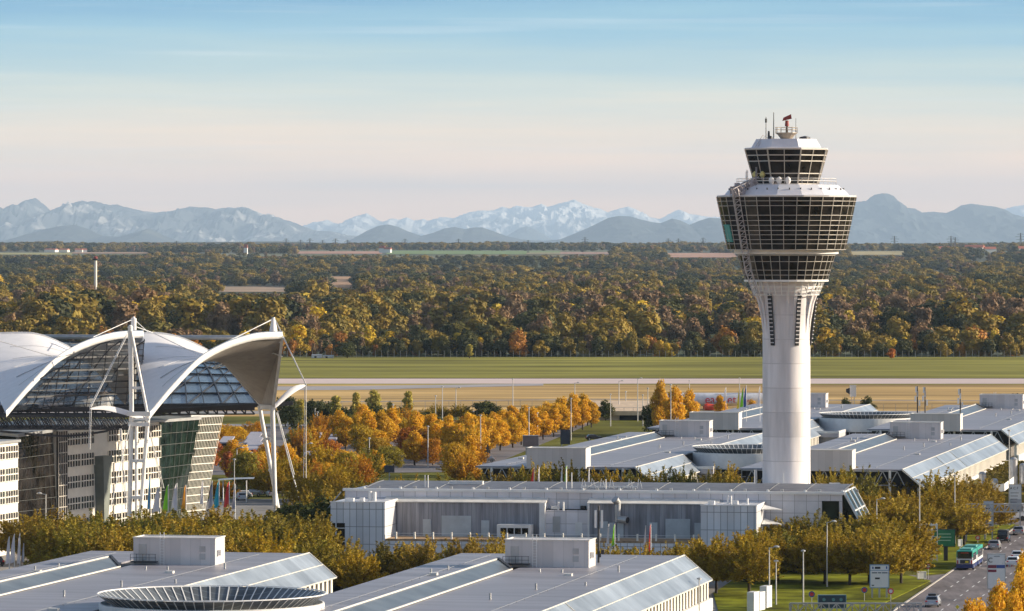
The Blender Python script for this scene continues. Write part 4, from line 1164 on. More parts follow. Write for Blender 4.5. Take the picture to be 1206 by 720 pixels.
# ---------------------------------------------------------------- trees
rng = np.random.default_rng(11)
def leaf_mat(name, cols, trans=0.25, vlo=.65, vhi=1.4):
    """COLS: the shades an individual tree of this kind may have"""
    m = bpy.data.materials.new(name); m.use_nodes = True
    t = m.node_tree; b = t.nodes['Principled BSDF']
    b.inputs['Roughness'].default_value = 0.65; b.inputs['Specular IOR Level'].default_value = 0.2
    oi = t.nodes.new('ShaderNodeObjectInfo')
    r = t.nodes.new('ShaderNodeValToRGB'); e = r.color_ramp.elements
    r.color_ramp.interpolation = 'LINEAR'
    n = len(cols)
    e[0].position = 0; e[0].color = (*cols[0], 1); e[1].position = 1; e[1].color = (*cols[-1], 1)
    for i in range(1, n - 1):
        x = e.new(i / (n - 1)); x.color = (*cols[i], 1)
    t.links.new(oi.outputs['Random'], r.inputs[0])
    # every leaf clump a little different, and patches of turned leaves
    at = t.nodes.new('ShaderNodeAttribute'); at.attribute_name = 'shade'
    hs = t.nodes.new('ShaderNodeHueSaturation')
    mv = t.nodes.new('ShaderNodeMapRange'); mv.inputs['To Min'].default_value = vlo; mv.inputs['To Max'].default_value = vhi
    t.links.new(at.outputs['Fac'], mv.inputs['Value']); t.links.new(mv.outputs[0], hs.inputs['Value'])
    mh = t.nodes.new('ShaderNodeMapRange'); mh.inputs['To Min'].default_value = 0.485; mh.inputs['To Max'].default_value = 0.51
    t.links.new(at.outputs['Fac'], mh.inputs['Value']); t.links.new(mh.outputs[0], hs.inputs['Hue'])
    t.links.new(r.outputs[0], hs.inputs['Color'])
    t.links.new(hs.outputs[0], b.inputs['Base Color'])
    tr = t.nodes.new('ShaderNodeBsdfTranslucent'); t.links.new(hs.outputs[0], tr.inputs['Color'])
    ms = t.nodes.new('ShaderNodeMixShader'); ms.inputs[0].default_value = trans
    o = t.nodes['Material Output']
    t.links.new(b.outputs[0], ms.inputs[1]); t.links.new(tr.outputs[0], ms.inputs[2]); t.links.new(ms.outputs[0], o.inputs['Surface'])
    return m
def leaves(name, c, d, size, mats, extra=None, asp=1.5, loose=.55):
    """leaf clumps at points C facing roughly along D; EXTRA: an MB with wood"""
    n = len(c)
    rnd = rng.normal(size=(n, 3)); nrm = d + rnd * loose
    nrm /= np.linalg.norm(nrm, axis=1)[:, None] + 1e-9
    a = np.cross(nrm, rng.normal(size=(n, 3))); a /= np.linalg.norm(a, axis=1)[:, None] + 1e-9
    bb = np.cross(nrm, a)
    s = size * rng.uniform(0.6, 1.35, n)[:, None]
    a = a * s * asp * 0.5; bb = bb * s * 0.5
    V4 = np.stack([c - a, c - bb * rng.uniform(.6, 1.2, n)[:, None] + a * .1, c + a, c + bb * rng.uniform(.6, 1.2, n)[:, None] - a * .15], 1).reshape(-1, 3)
    ev = np.array(extra.v, float).reshape(-1, 3) if extra and extra.v else np.zeros((0, 3))
    allv = np.vstack([V4, ev])
    ef = extra.f if extra else []
    nl = 4 * n + sum(len(f) for f in ef)
    me = bpy.data.meshes.new(name)
    me.vertices.add(len(allv)); me.vertices.foreach_set('co', allv.astype(np.float32).ravel())
    idx = list(range(4 * n)); starts = list(range(0, 4 * n, 4)); tot = [4] * n
    for f in ef:
        starts.append(len(idx)); tot.append(len(f)); idx.extend([4 * n + i for i in f])
    me.loops.add(nl); me.loops.foreach_set('vertex_index', idx)
    me.polygons.add(len(starts)); me.polygons.foreach_set('loop_start', starts); me.polygons.foreach_set('loop_total', tot)
    for m in mats: me.materials.append(m)
    me.polygons.foreach_set('material_index', [0] * n + [1] * len(ef))
    at = me.attributes.new('shade', 'FLOAT', 'FACE')
    sh = np.clip(rng.normal(0.5, 0.22, n), 0, 1)
    at.data.foreach_set('value', np.concatenate([sh, np.full(len(ef), .5)]).astype(np.float32))
    me.update(); me.validate()
    return me

def blobs_points(blobs, n):
    """points near the skins of ellipsoid clusters; D points outwards"""
    wts = np.array([b[3] * b[4] for b in blobs], float); wts /= wts.sum()
    k = rng.choice(len(blobs), n, p=wts)
    B = np.array([[b[0], b[1], b[2], b[3], b[4]] for b in blobs])[k]
    d = rng.normal(size=(n, 3)); d /= np.linalg.norm(d, axis=1)[:, None]
    lump = 1 + 0.16 * np.sin(d[:, 0] * 5 + B[:, 0] * 3) * np.sin(d[:, 2] * 6 + B[:, 2] * 2) + 0.10 * np.sin(d[:, 1] * 9 + B[:, 1])
    r = rng.uniform(0.35, 1.0, n) ** 0.5 * lump
    c = B[:, :3] + d * r[:, None] * np.stack([B[:, 3], B[:, 3], B[:, 4]], 1)
    return c, d

def tree_round(h, wdt, n, size, lm, seed=0, nb=14, low=0.12, name='tree', base=0.25, cone=0.0, loose=.55):
    global rng
    rng = np.random.default_rng(seed)
    blobs = []
    cz = h * (low + (1 - low) / 2); hz_ = h * (1 - low) / 2
    for i in range(nb):
        a = rng.uniform(0, 6.283); zz = rng.uniform(-1, 1)
        rr = math.sqrt(max(0, 1 - zz * zz)) * rng.uniform(0.45, 0.8)
        tap = 1 - cone * (zz + 1) / 2
        br = wdt / 2 * rng.uniform(0.30, 0.5) * (0.6 + 0.4 * tap)
        blobs.append((math.cos(a) * rr * wdt / 2 * tap, math.sin(a) * rr * wdt / 2 * tap, cz + zz * hz_ * 0.78, br, br * rng.uniform(.75, 1.0)))
    blobs.append((0, 0, cz, wdt * .3 * (1 - cone * .4), hz_ * .8))
    c, d = blobs_points(blobs, n)
    k = c[:, 2] > h * low * 0.5
    c, d = c[k], d[k]
    wood = MB()
    wood.tube((0, 0, 0), (0, 0, h * 0.55), h * 0.022, h * 0.012, 6)
    for i in range(5):
        a = i * 1.26 + seed
        wood.tube((0, 0, h * (base + .02 * i)), (math.cos(a) * wdt * .3, math.sin(a) * wdt * .3, h * (base + .32)), h * 0.011, h * .004, 5)
    return leaves(name, c, d, size, (lm, BARK), loose=loose), wood

def tree_feather(h, wdt, n, size, lm, seed=0, shoots=170, low=0.25, name='tree'):
    """a broad street tree whose shoots fan up and out"""
    global rng
    rng = np.random.default_rng(seed)
    hub = np.array([0, 0, h * (low + 0.06)])
    C = []; D = []
    per = n // shoots
    rz = h * (1 - low) ; lob = rng.uniform(0, 6.28, 3)
    wood = MB()
    wood.tube((0, 0, 0), (0, 0, h * (low + .08)), h * 0.024, h * 0.018, 7)
    for i in range(shoots):
        a = rng.uniform(0, 6.283); e = math.asin(rng.uniform(-0.12, 0.98))
        L = 1 + 0.16 * math.sin(3 * a + lob[0]) + 0.10 * math.sin(5 * a + lob[1]) + rng.uniform(-0.16, 0.12)
        tip = hub + np.array([math.cos(a) * math.cos(e) * wdt / 2, math.sin(a) * math.cos(e) * wdt / 2, math.sin(e) * rz * 0.92 + math.cos(e) * rz * .08]) * L
        st = hub + (tip - hub) * rng.uniform(0.25, 0.6)
        bend = rng.normal(size=3) * 0.25; bend[2] = abs(bend[2]) + .2
        tt = rng.uniform(0, 1, per) ** 0.8
        pts = st + (tip - st) * tt[:, None] + bend * (tt * tt)[:, None] + rng.normal(size=(per, 3)) * (0.30 * (1 - tt * .75))[:, None] * (wdt / 9)
        C.append(pts); dd = (tip - hub) / np.linalg.norm(tip - hub)
        D.append(np.repeat(dd[None] * 0.35 + rng.normal(size=3)[None] * .5, per, 0))
        if i % 10 == 0: wood.tube(tuple(hub - (0, 0, h * .05)), tuple(tip * .86 + hub * .14), h * 0.010, h * .003, 4)
    return leaves(name, np.vstack(C), np.vstack(D), size, (lm, BARK), asp=2.0), wood

L_OLIVE = leaf_mat('olive_gold_leaves', [(0.22, 0.185, 0.02), (0.29, 0.23, 0.024), (0.38, 0.27, 0.028), (0.25, 0.17, 0.022), (0.15, 0.145, 0.02)], .25, .5, 1.6)
L_GOLD = leaf_mat('golden_leaves', [(0.72, 0.42, 0.02), (0.62, 0.34, 0.015), (0.75, 0.46, 0.025), (0.52, 0.31, 0.02)], .35)
L_ORANGE = leaf_mat('orange_leaves', [(0.58, 0.30, 0.015), (0.62, 0.40, 0.02), (0.42, 0.14, 0.02), (0.52, 0.34, 0.02), (0.24, 0.21, 0.025), (0.50, 0.22, 0.015)], .35)
L_RUST = leaf_mat('rust_leaves', [(0.40, 0.12, 0.03), (0.48, 0.17, 0.03), (0.32, 0.10, 0.04)])
L_GREEN = leaf_mat('dark_green_leaves', [(0.05, 0.06, 0.012), (0.07, 0.08, 0.014), (0.04, 0.05, 0.012)])
L_POPLAR = leaf_mat('poplar_leaves', [(0.42, 0.36, 0.07), (0.48, 0.39, 0.08)])
L_WOLIVE = leaf_mat('wood_olive_leaves', [(0.26, 0.19, 0.026), (0.20, 0.15, 0.026), (0.32, 0.225, 0.03), (0.13, 0.115, 0.022)], .15, .85, 1.2)
L_WGREEN = leaf_mat('wood_green_leaves', [(0.055, 0.06, 0.02), (0.09, 0.09, 0.022), (0.04, 0.048, 0.022)], .15, .85, 1.2)
L_WBROWN = leaf_mat('wood_brown_leaves', [(0.23, 0.15, 0.075), (0.19, 0.12, 0.065), (0.28, 0.175, 0.08), (0.14, 0.10, 0.06)], .15, .85, 1.2)
L_WYELL = leaf_mat('wood_yellow_leaves', [(0.62, 0.42, 0.02), (0.42, 0.31, 0.025), (0.48, 0.29, 0.02)], .15, .85, 1.2)
L_WORAN = leaf_mat('wood_orange_leaves', [(0.45, 0.21, 0.025), (0.34, 0.15, 0.03)], .15, .85, 1.2)

def tree_kind(fn, variants, **kw):
    out = []
    for s in range(variants):
        k = dict(kw); seed = k.pop('seed', 0) + s * 17 + 1
        cm, wood = fn(seed=seed, name='crown', **k)
        wm = bpy.data.meshes.new('trunk'); wm.from_pydata(wood.v, [], wood.f); wm.materials.append(BARK)
        out.append((cm, wm))
    return out
def place_tree(kind, loc, s=1.0, sz=None, name='tree', label=None, cat='tree', group=None, parts=True, rz=None):
    cm, wm = kind[random.randrange(len(kind))]
    e = empty(name, loc, random.uniform(0, 6.28) if rz is None else rz, label, cat, group)
    e.scale = (s, s, sz or s)
    for n_, me in (('crown', cm), ('trunk', wm)):
        o = bpy.data.objects.new(n_, me); COL.objects.link(o); o.parent = e
    return e
def label_row(lst, fmt, group, key=None):
    lst = sorted(lst, key=key or (lambda o: o.location.x / max(1, o.location.y)))
    for i, o in enumerate(lst):
        o['label'] = fmt.format(ordw(i + 1)); o['group'] = group
random.seed(5)
K_STREET = tree_kind(tree_feather, 5, h=9.5, wdt=9.0, n=14000, size=0.205, lm=L_OLIVE, seed=100)
K_STREETG = tree_kind(tree_feather, 3, h=9.0, wdt=8.5, n=14000, size=0.205, lm=leaf_mat('gold_olive_leaves', [(0.42, 0.29, 0.02), (0.36, 0.25, 0.02), (0.29, 0.22, 0.02)], .3), seed=200)
K_GOLD = tree_kind(tree_round, 4, h=10, wdt=6.5, n=7500, size=0.28, lm=L_GOLD, seed=300, nb=34, cone=0.5)
K_ORANGE = tree_kind(tree_round, 3, h=8, wdt=7.0, n=5200, size=0.28, lm=L_ORANGE, seed=400, nb=26, low=.06) + tree_kind(tree_feather, 3, h=8.0, wdt=7.0, n=6000, size=0.26, lm=L_ORANGE, seed=420, shoots=120, low=.12)
K_RUST = tree_kind(tree_round, 2, h=6, wdt=5.5, n=1500, size=0.45, lm=L_RUST, seed=450, nb=12)
K_DARK = tree_kind(tree_round, 3, h=9, wdt=8, n=2600, size=0.42, lm=L_GREEN, seed=500, nb=14)
K_POPLAR = tree_kind(tree_round, 3, h=12, wdt=4.2, n=2600, size=0.38, lm=L_POPLAR, seed=600, nb=26, cone=0.3, low=.08)
# ---------------------------------------------------------------- placing the trees near the airport
def at(px, Y): return ((px - 603) * Y / FPX, Y, 0)
def cluster(kinds, spots, fmt, group, name='tree', hs=None, jit=1.5, ref=10.6):
    """spots: (px, Y, top row or None, width scale)"""
    out = []
    for s in spots:
        px, Y, top = s[:3]; ws = s[3] if len(s) > 3 else 1.0
        x, y, _ = at(px, Y)
        x += random.uniform(-jit, jit) * .3
        H = (CAMH - (top - HY) * Y / FPX) * random.uniform(.9, 1.05)
        H = max(3.5, H)
        k = kinds[random.randrange(len(kinds))]
        out.append(place_tree(k, (x, y, 0), ws, H / ref, name=name, cat='tree'))
    label_row(out, fmt, group)
    return out
random.seed(21)
jit = lambda a: random.uniform(-a, a)
OLV = [K_STREET, K_STREET, K_STREET, K_STREETG]
# wide band before the forum
sp = []
for i in range(11): sp.append((30 + i * 31 + jit(6), 800 + jit(6), 600 + jit(4) - (5 if 4 < i < 8 else 0), 1.1))
for i in range(11): sp.append((48 + i * 31 + jit(6), 772 + jit(6), 604 + jit(4), 1.1))
for i in range(11): sp.append((38 + i * 33 + jit(6), 742 + jit(6), 612 + jit(5), 1.1))
for i in range(8): sp.append((95 + i * 36 + jit(6), 712 + jit(6), 624 + jit(5), 1.1))
sp = [s for s in sp if not (s[0] < 45 and s[1] < 790)]
cluster(OLV, sp, 'olive gold tree in the dense band before the striped offices, {} counting eastwards', 'street trees before the forum')
sp = [(332 + i * 17 + jit(4), 838 + (i % 3) * 18, 566 + jit(8) + (22 if i < 2 else 0), 1.0) for i in range(15)]
cluster(OLV, sp, 'olive tree behind the panelled building west corner, {} counting eastwards', 'trees by the panelled building corner')
sp = [(338 + i * 14 + jit(4), 815 + jit(8), 594 + jit(8), 1.05) for i in range(5)]
cluster([K_DARK], sp, 'dark tree beside the panelled building west wall, {} counting eastwards', 'dark trees by the end wall', ref=9)  # trees in shade; the shade is put in by the dark leaf kind
sp = [(376 + i * 25 + jit(6), 722 + jit(14), 640 + jit(7) - (10 if i in (0, 1, 8) else 0), .85) for i in range(10)]
cluster(OLV, sp, 'olive tree before the panelled building, {} from the round atrium', 'trees before the panelled wall')
sp = [(628 + i * 27 + jit(5), 738 + jit(10), 638 + jit(5), .8) for i in range(8)]
cluster(OLV, sp, 'small olive tree under the panelled terrace, {} counting towards the road', 'trees under the terrace')
sp = [(822, 742, 638, .9), (846, 728, 632, 1.0), (880, 724, 640, 1.15)]
cluster([K_STREETG], sp, 'bright gold tree on the lawn by the white slabs, {} counting eastwards', 'gold trees on the lawn', ref=9)
sp = []
for r_, (Y, t0) in enumerate(((752, 621), (775, 613), (798, 606))):
    for i in range(6): sp.append((888 + i * 27 + r_ * 9 + jit(5), Y + jit(5), t0 + jit(5), 1.05))
cluster([K_STREET, K_STREETG], sp, 'olive gold tree in the grove on the bright lawn, {} counting eastwards', 'grove on the lawn')
sp = []
for Y, a, c, n_, t0 in ((745, 1000, 1068, 3, 618), (790, 1010, 1070, 3, 600), (830, 1015, 1080, 4, 588), (868, 1000, 1130, 6, 572), (905, 985, 1150, 8, 556), (880, 1098, 1160, 4, 575), (850, 1105, 1135, 2, 584)):
    for i in range(n_): sp.append((a + (c - a) * i / max(1, n_ - 1) + jit(5), Y + jit(6), t0 + jit(6), 1.08))
cluster(OLV + [K_STREETG], sp, 'roadside tree between glazed gable and green billboard, {} counting eastwards', 'roadside trees by the billboard')
sp = [(585 + i * 18 + jit(5), 886 + jit(5), 550 + jit(6), .95) for i in range(17) if not 893 < 585 + i * 18 < 955]
cluster(OLV, sp, 'feathery tree showing over the panelled roof ridge, {} counting eastwards', 'trees behind the panelled roof')
sp = [(966 + i * 20 + jit(4), 880 + jit(8), 549 + jit(6), .95) for i in range(3)]
cluster([K_STREET, K_STREETG], sp, 'feathery tree behind the panelled roof, {} from the tower shaft roadwards', 'trees beside the tower foot')
# golden rows along the street behind
sp = []
for r_ in range(3):
    for i in range(14):
        f_ = i / 13; Y = 1165 + 225 * f_ + r_ * 14
        px = 545 - r_ * 16 + (150 + r_ * 12) * f_
        sp.append((px + jit(3), Y, 500 - 32 * f_ - r_ * 3 + jit(4), 1.0))
cluster([K_GOLD], sp, 'golden lime tree in the rows beside the office roofs, {} counting eastwards', 'golden lime rows', ref=10)
sp = []
random.seed(404)
for i in range(104):
    Y = random.uniform(1010, 1330); px = random.uniform(262, 560)
    if 300 < px < 345 and Y > 1090 or 255 < px < 312 and Y > 1120: continue
    if 395 < px < 430 and 1080 < Y < 1200: continue
    H = random.uniform(6.0, 8.8)
    sp.append((px, Y, HY + (CAMH - H) * FPX / Y, random.uniform(.85, 1.15)))
cluster([K_ORANGE, K_ORANGE, K_GOLD], sp, 'flaming orange tree among the parking lots, {} counting eastwards', 'orange trees of the parking lots', ref=8.5)
random.seed(405)
sp = [(247, 1250, 506, .9), (258, 1260, 504, 1), (268, 1270, 503, 1), (280, 1290, 501, .9), (300, 1330, 500, .9), (262, 1300, 500, .9), (290, 1300, 504, .9)]
cluster([K_ORANGE], sp, 'orange tree beyond the outward leaning lattice facade, {} counting eastwards', 'orange trees beyond the lattice facade', ref=8)
sp = [(246, 1130, 524, 1), (252, 1140, 521, .9), (272, 1090, 534, .9), (281, 1085, 536, .9), (300, 1120, 530, .8), (308, 1120, 529, .8), (350, 1085, 540, .9), (362, 1190, 520, .9), (248, 1180, 516, .8), (348, 1050, 548, .8)]
cluster([K_RUST], sp, 'rust red maple near the grey parking canopies, {} counting eastwards', 'rust red maples', ref=6)
sp = [(262, 1000, 566, .9), (310, 1040, 552, .9), (330, 1010, 560, .9)] + [(305 + i * 14, 1000 + jit(30), 552 + jit(8), .9) for i in range(8)]
cluster([K_ORANGE, K_STREETG], sp, 'yellow orange tree around the feet of the twin legged mast, {} counting eastwards', 'trees at the mast feet', ref=8.5)
# poplars and dark scrub on the highway's near side
sp = [(355, 1370, 463, .9), (396.5, 1385, 458, .9), (418, 1390, 459, .7), (438.5, 1395, 452.5, 1.15), (458, 1400, 466, .7), (479, 1400, 456, .9), (366, 1385, 474, .8), (401, 1380, 480, 1.0), (422, 1385, 480, .8), (485, 1400, 482, .8)]
cluster([K_POPLAR], sp, 'slim column-shaped poplar standing before the taxiway, {} from the tent end', 'slim poplars', name='poplar_tree', ref=12)
sp = [(337 + i * 8 + jit(3), 1390 + jit(30), 472 + jit(5) + (10 if i > 6 else 0), .85) for i in range(22)]
cluster([K_DARK], sp, 'dark bushy tree among the poplars before the highway, {} from the tent end', 'dark trees among the poplars', ref=9)
sp = [(428, 1372, 483, .7), (378, 1330, 490, .8), (516, 1440, 477, .8), (530, 1448, 484, .7), (541, 1440, 479, .8), (553, 1448, 482, .6), (500, 1430, 486, .6)]
cluster([K_STREETG, K_ORANGE], sp, 'yellowing round tree beside the highway, {} from the tent end', 'yellow trees by the highway', ref=9)
sp = [(570, 1440, 472, 1.0), (580, 1440, 476, .9), (625, 1440, 477, 1.0), (634, 1440, 479, .9), (712, 1445, 473, .7), (236, 1400, 484, .9), (228, 1380, 488, .9), (212, 1380, 486, .9), (200, 1390, 484, .9), (186, 1390, 484, 1.0), (500, 1420, 490, .6)]
cluster([K_DARK], sp, 'dark tree rising behind the golden crowns, {} counting eastwards', 'dark trees behind the golden rows', ref=9)
# group beside the aircraft
T = [(778, 1330, 448, .95, 'tallest dark gold tree of the clump before the aircraft', K_GOLD), (795, 1325, 456, 1.15, 'broad golden tree leaning on the tallest of the clump', K_GOLD), (770, 1335, 466, .9, 'dark lower tree at the clump edge by the bridge', K_DARK),
     (812, 1340, 459, .95, 'round brown gold tree hiding the aircraft nose', K_GOLD), (849, 1345, 466, .8, 'small golden tree below the aircraft lettering', K_GOLD), (886, 1400, 471, .7, 'little golden tree at the aircraft tail beside the tower', K_GOLD),
     (996, 1440, 468, .6, 'little dark tree below the white airfield panel', K_DARK), (1021, 1440, 466, .7, 'little dark tree beyond the white airfield panel', K_DARK), (1206, 1400, 458, 1.0, 'dark tree cut by the frame behind the plant room', K_DARK), (958, 1400, 459, .6, 'small orange tree beside the tower shaft before dry grass', K_ORANGE)]
for px, Y, top, ws, lb, k in T:
    H = CAMH - (top - HY) * Y / FPX
    place_tree(k, at(px, Y), ws, H / 9.7, label=lb, cat='tree')
# golden trees at the lower corner
sp = [(1158, 585, 694, .68), (1180, 590, 678, .72), (1200, 588, 674, .75), (1172, 575, 697, .66), (1195, 570, 690, .7), (1142, 580, 707, .55), (1208, 600, 668, .8), (1203, 640, 652, .6)]
cluster([K_GOLD], sp, 'orange gold tree on the median by the letter sign, {} counting eastwards', 'orange trees of the median', ref=10)
# lone trees on the far airfield
for px, Y, top, k, lb, ws in ((553, 2235, 404, K_POPLAR, 'lone pale tree standing before the dark wood edge', 1.0), (409, 2240, 405, K_DARK, 'round dull green bush before the wood edge', 1.5), (1050, 2235, 411, K_RUST, 'round pale brown bush before the wood edge', 1.0)):
    H = CAMH - (top - HY) * Y / FPX
    place_tree(k, at(px, Y), ws, H / {12: 12}.get(12) if k is K_POPLAR else H / (9 if k is K_DARK else 6), label=lb, cat='tree' if k is not K_RUST else 'bush')

# ---------------------------------------------------------------- the woods beyond the airfield
def wood_kind(nm, lm, n, size, variants, seed, **kw):
    out = []
    for s in range(variants):
        me, wood = tree_round(12, kw.get('wdt', 11), n, size, lm, seed=seed + s * 7, nb=kw.get('nb', 5), low=.02, name=nm, cone=kw.get('cone', .15), loose=.38)
        out.append(me)
    return out
W = {'olive': wood_kind('crown', L_WOLIVE, 1500, .8, 5, 700), 'green': wood_kind('crown', L_WGREEN, 1200, .75, 3, 750), 'brown': wood_kind('crown', L_WBROWN, 1100, .7, 4, 800, cone=.4, wdt=9),
     'yellow': wood_kind('crown', L_WYELL, 1300, .75, 2, 850), 'orange': wood_kind('crown', L_WORAN, 1200, .75, 2, 900)}
KL = list(W)
WLAB = {'olive': 'olive green leafy tree near the front of the wood beyond the runway', 'green': 'dark green tree near the front of the wood beyond the runway', 'brown': 'brown autumn tree near the front of the wood beyond the runway',
        'yellow': 'bright yellow tree near the front of the wood beyond the runway', 'orange': 'orange leaved tree near the front of the wood beyond the runway'}
random.seed(77)
def pick(px, py_, Y):
    """which kind grows where: patches follow slow noise"""
    v = noise.noise(Vector((px / 55, Y / 420, 5.0))); u = noise.noise(Vector((px / 35, Y / 300, 9.0)))
    r = random.random()
    if Y < 2330: return 'olive' if r < .40 else 'green' if r < .76 else 'orange' if r < .86 else 'yellow' if r < .92 else 'brown'
    if px > 640 and 2600 < Y < 3500 and v > -.2: return 'brown' if r < .75 + v else 'olive' if r < .88 else 'green' if r < .97 else 'yellow'
    if Y > 5000: return 'green' if r < .45 + v else 'olive' if r < .85 else 'brown'
    ye = .022 if Y < 3600 else .006
    if r > 1 - ye - max(0, u) * .05: return 'yellow'
    if v > .08: return 'brown' if r < .72 else 'olive'
    if v < -.12 or (Y > 4200 and v < .02): return 'green' if r < .7 else 'olive'
    return 'olive' if r < .62 else 'green' if r < .80 else 'brown'
def blocked(px, Y, h):
    z = gz((px - 603) * Y / FPX, Y)
    for a, c, y0, y1 in FIELDS:
        if a - 2 < px < c + 2:
            if y0 - 6 < Y < y1 + 6: return True
            if Y < y0:
                # keep the field in sight over the tree tops
                x0 = (px - 603) * y0 / FPX; zf = gz(x0, y0)
                lim = CAMH + (zf - CAMH) * Y / y0
                if z + h > lim + 1.5: return True
    return False
trees = []
Y = 2268.0
random.seed(78)
while Y < 15500:
    if Y < 2300: sp_ = 7.5
    elif Y < 5200: sp_ = 14.5 * (Y / 2300) ** .3
    else: sp_ = 15 * (Y / 5200) ** .55
    wdt = 1260 * Y / FPX
    nrow = int(wdt / sp_)
    for i in range(nrow):
        px = -30 + 1260 * (i + random.uniform(-.4, .4)) / nrow
        yy = Y + random.uniform(-.5, .5) * sp_
        base_h = 9.5 if Y < 2300 else 13 if Y < 2400 else 19
        big = noise.noise(Vector((px / 70, yy / 500, 1.7)))
        belt = noise.noise(Vector((px / 150 + yy * .002, yy / (150 if yy < 5200 else 380), 6.6)))
        h = base_h * random.uniform(.62, 1.15) * (1 + .38 * big)
        if px < 360 and 2450 < yy < 2700: h *= 1.25
        if 540 < px < 640 and 2350 < yy < 3300: h *= 1.15
        if yy > 5200: h = random.uniform(11, 20) * (1 + .3 * big); 
        dens = 1.0
        if 5200 < yy < 9500: dens = .92 if noise.noise(Vector((px / 60, yy / 900, 4.4))) > -.32 else .30
        if yy >= 9500: dens = .95 if noise.noise(Vector((px / 130, yy / 900, 4.4))) > -.02 or yy > 12800 else .12
        if yy > 2330 and yy < 5200 and belt < -.06: h *= .40; dens *= .8
        if yy >= 5200 and belt < .03: h *= .5; dens *= .22
        if random.random() > dens: continue
        if blocked(px, yy, h):
            h *= .45
            if h < 4 or blocked(px, yy, h): continue
        x = (px - 603) * yy / FPX
        trees.append((yy, x, gz(x, yy), h, pick(px, 0, yy), px))
    Y += sp_ * (1.05 if Y < 5200 else 1.2)
trees.sort()
print('wood trees', len(trees))
near, far = trees[:300], trees[300:]
for yy, x, z, h, k, px in near:
    me = random.choice(W[k])
    o = bpy.data.objects.new('broadleaf_tree', me); COL.objects.link(o)
    s = h / 12; ws = s * random.uniform(.85, 1.2) if k != 'brown' else s * .85
    o.location = (x, yy, z - .3); o.scale = (ws, ws, s); o.rotation_euler = (0, 0, random.uniform(0, 6.28))
    tag(o, WLAB[k], 'tree', k + ' trees along the wood edge')
# the rest of the wood reads as one mass: points of one mesh that carry copies of the trees above
srcs = []
for k in KL:
    for me in W[k]:
        srcs.append((k, next((o for o in bpy.data.objects if o.type == 'MESH' and o.data == me), None)))
srcs = [s for s in srcs if s[1] is not None]
idx_of = {}
for i, (k, o) in enumerate(srcs): idx_of.setdefault(k, []).append(i)
pts = []; ii = []; ss_ = []; rr_ = []
for yy, x, z, h, k, px in far:
    if k not in idx_of: k = 'olive'
    pts.append((x, yy, z - .3)); ii.append(random.choice(idx_of[k]))
    s = h / 12
    ws = s * random.uniform(1.0, 1.4) * (1 if yy < 5200 else 1.35)
    if k == 'brown': ws *= .85
    ss_.append((ws, ws, s)); rr_.append((0, 0, random.uniform(0, 6.28)))
me = bpy.data.meshes.new('distant_wood')
me.from_pydata(pts, [], [])
a = me.attributes.new('pick', 'INT', 'POINT'); a.data.foreach_set('value', ii)
a = me.attributes.new('size', 'FLOAT_VECTOR', 'POINT'); a.data.foreach_set('vector', np.array(ss_, np.float32).ravel())
a = me.attributes.new('turn', 'FLOAT_VECTOR', 'POINT'); a.data.foreach_set('vector', np.array(rr_, np.float32).ravel())
wood = bpy.data.objects.new('distant_wood', me); COL.objects.link(wood)
tag(wood, 'mixed autumn wood stretching from the runway to the hills', 'wood', kind='stuff')
ng = bpy.data.node_groups.new('wood', 'GeometryNodeTree')
ng.interface.new_socket('Geometry', in_out='INPUT', socket_type='NodeSocketGeometry')
ng.interface.new_socket('Geometry', in_out='OUTPUT', socket_type='NodeSocketGeometry')
gi_ = ng.nodes.new('NodeGroupInput'); go = ng.nodes.new('NodeGroupOutput')
gti = ng.nodes.new('GeometryNodeGeometryToInstance')
for k, o in reversed(srcs):
    on = ng.nodes.new('GeometryNodeObjectInfo'); on.transform_space = 'ORIGINAL'
    on.inputs['Object'].default_value = o; on.inputs['As Instance'].default_value = True
    ng.links.new(on.outputs['Geometry'], gti.inputs[0])
def attr(nm, ty):
    n = ng.nodes.new('GeometryNodeInputNamedAttribute'); n.data_type = ty; n.inputs['Name'].default_value = nm; return n.outputs['Attribute']
iop = ng.nodes.new('GeometryNodeInstanceOnPoints')
jn = ng.nodes.new('GeometryNodeJoinGeometry')
for l in list(ng.links):
    if l.to_node == gti: ng.links.remove(l)
for n in ng.nodes:
    if n.bl_idname == 'GeometryNodeObjectInfo': ng.links.new(n.outputs['Geometry'], jn.inputs[0])
ng.nodes.remove(gti)
ng.links.new(gi_.outputs[0], iop.inputs['Points']); ng.links.new(jn.outputs[0], iop.inputs['Instance'])
iop.inputs['Pick Instance'].default_value = True
ng.links.new(attr('pick', 'INT'), iop.inputs['Instance Index'])
e2r = ng.nodes.new('FunctionNodeEulerToRotation'); ng.links.new(attr('turn', 'FLOAT_VECTOR'), e2r.inputs[0])
ng.links.new(e2r.outputs[0], iop.inputs['Rotation']); ng.links.new(attr('size', 'FLOAT_VECTOR'), iop.inputs['Scale'])
ng.links.new(iop.outputs[0], go.inputs[0])
md = wood.modifiers.new('wood', 'NODES'); md.node_group = ng
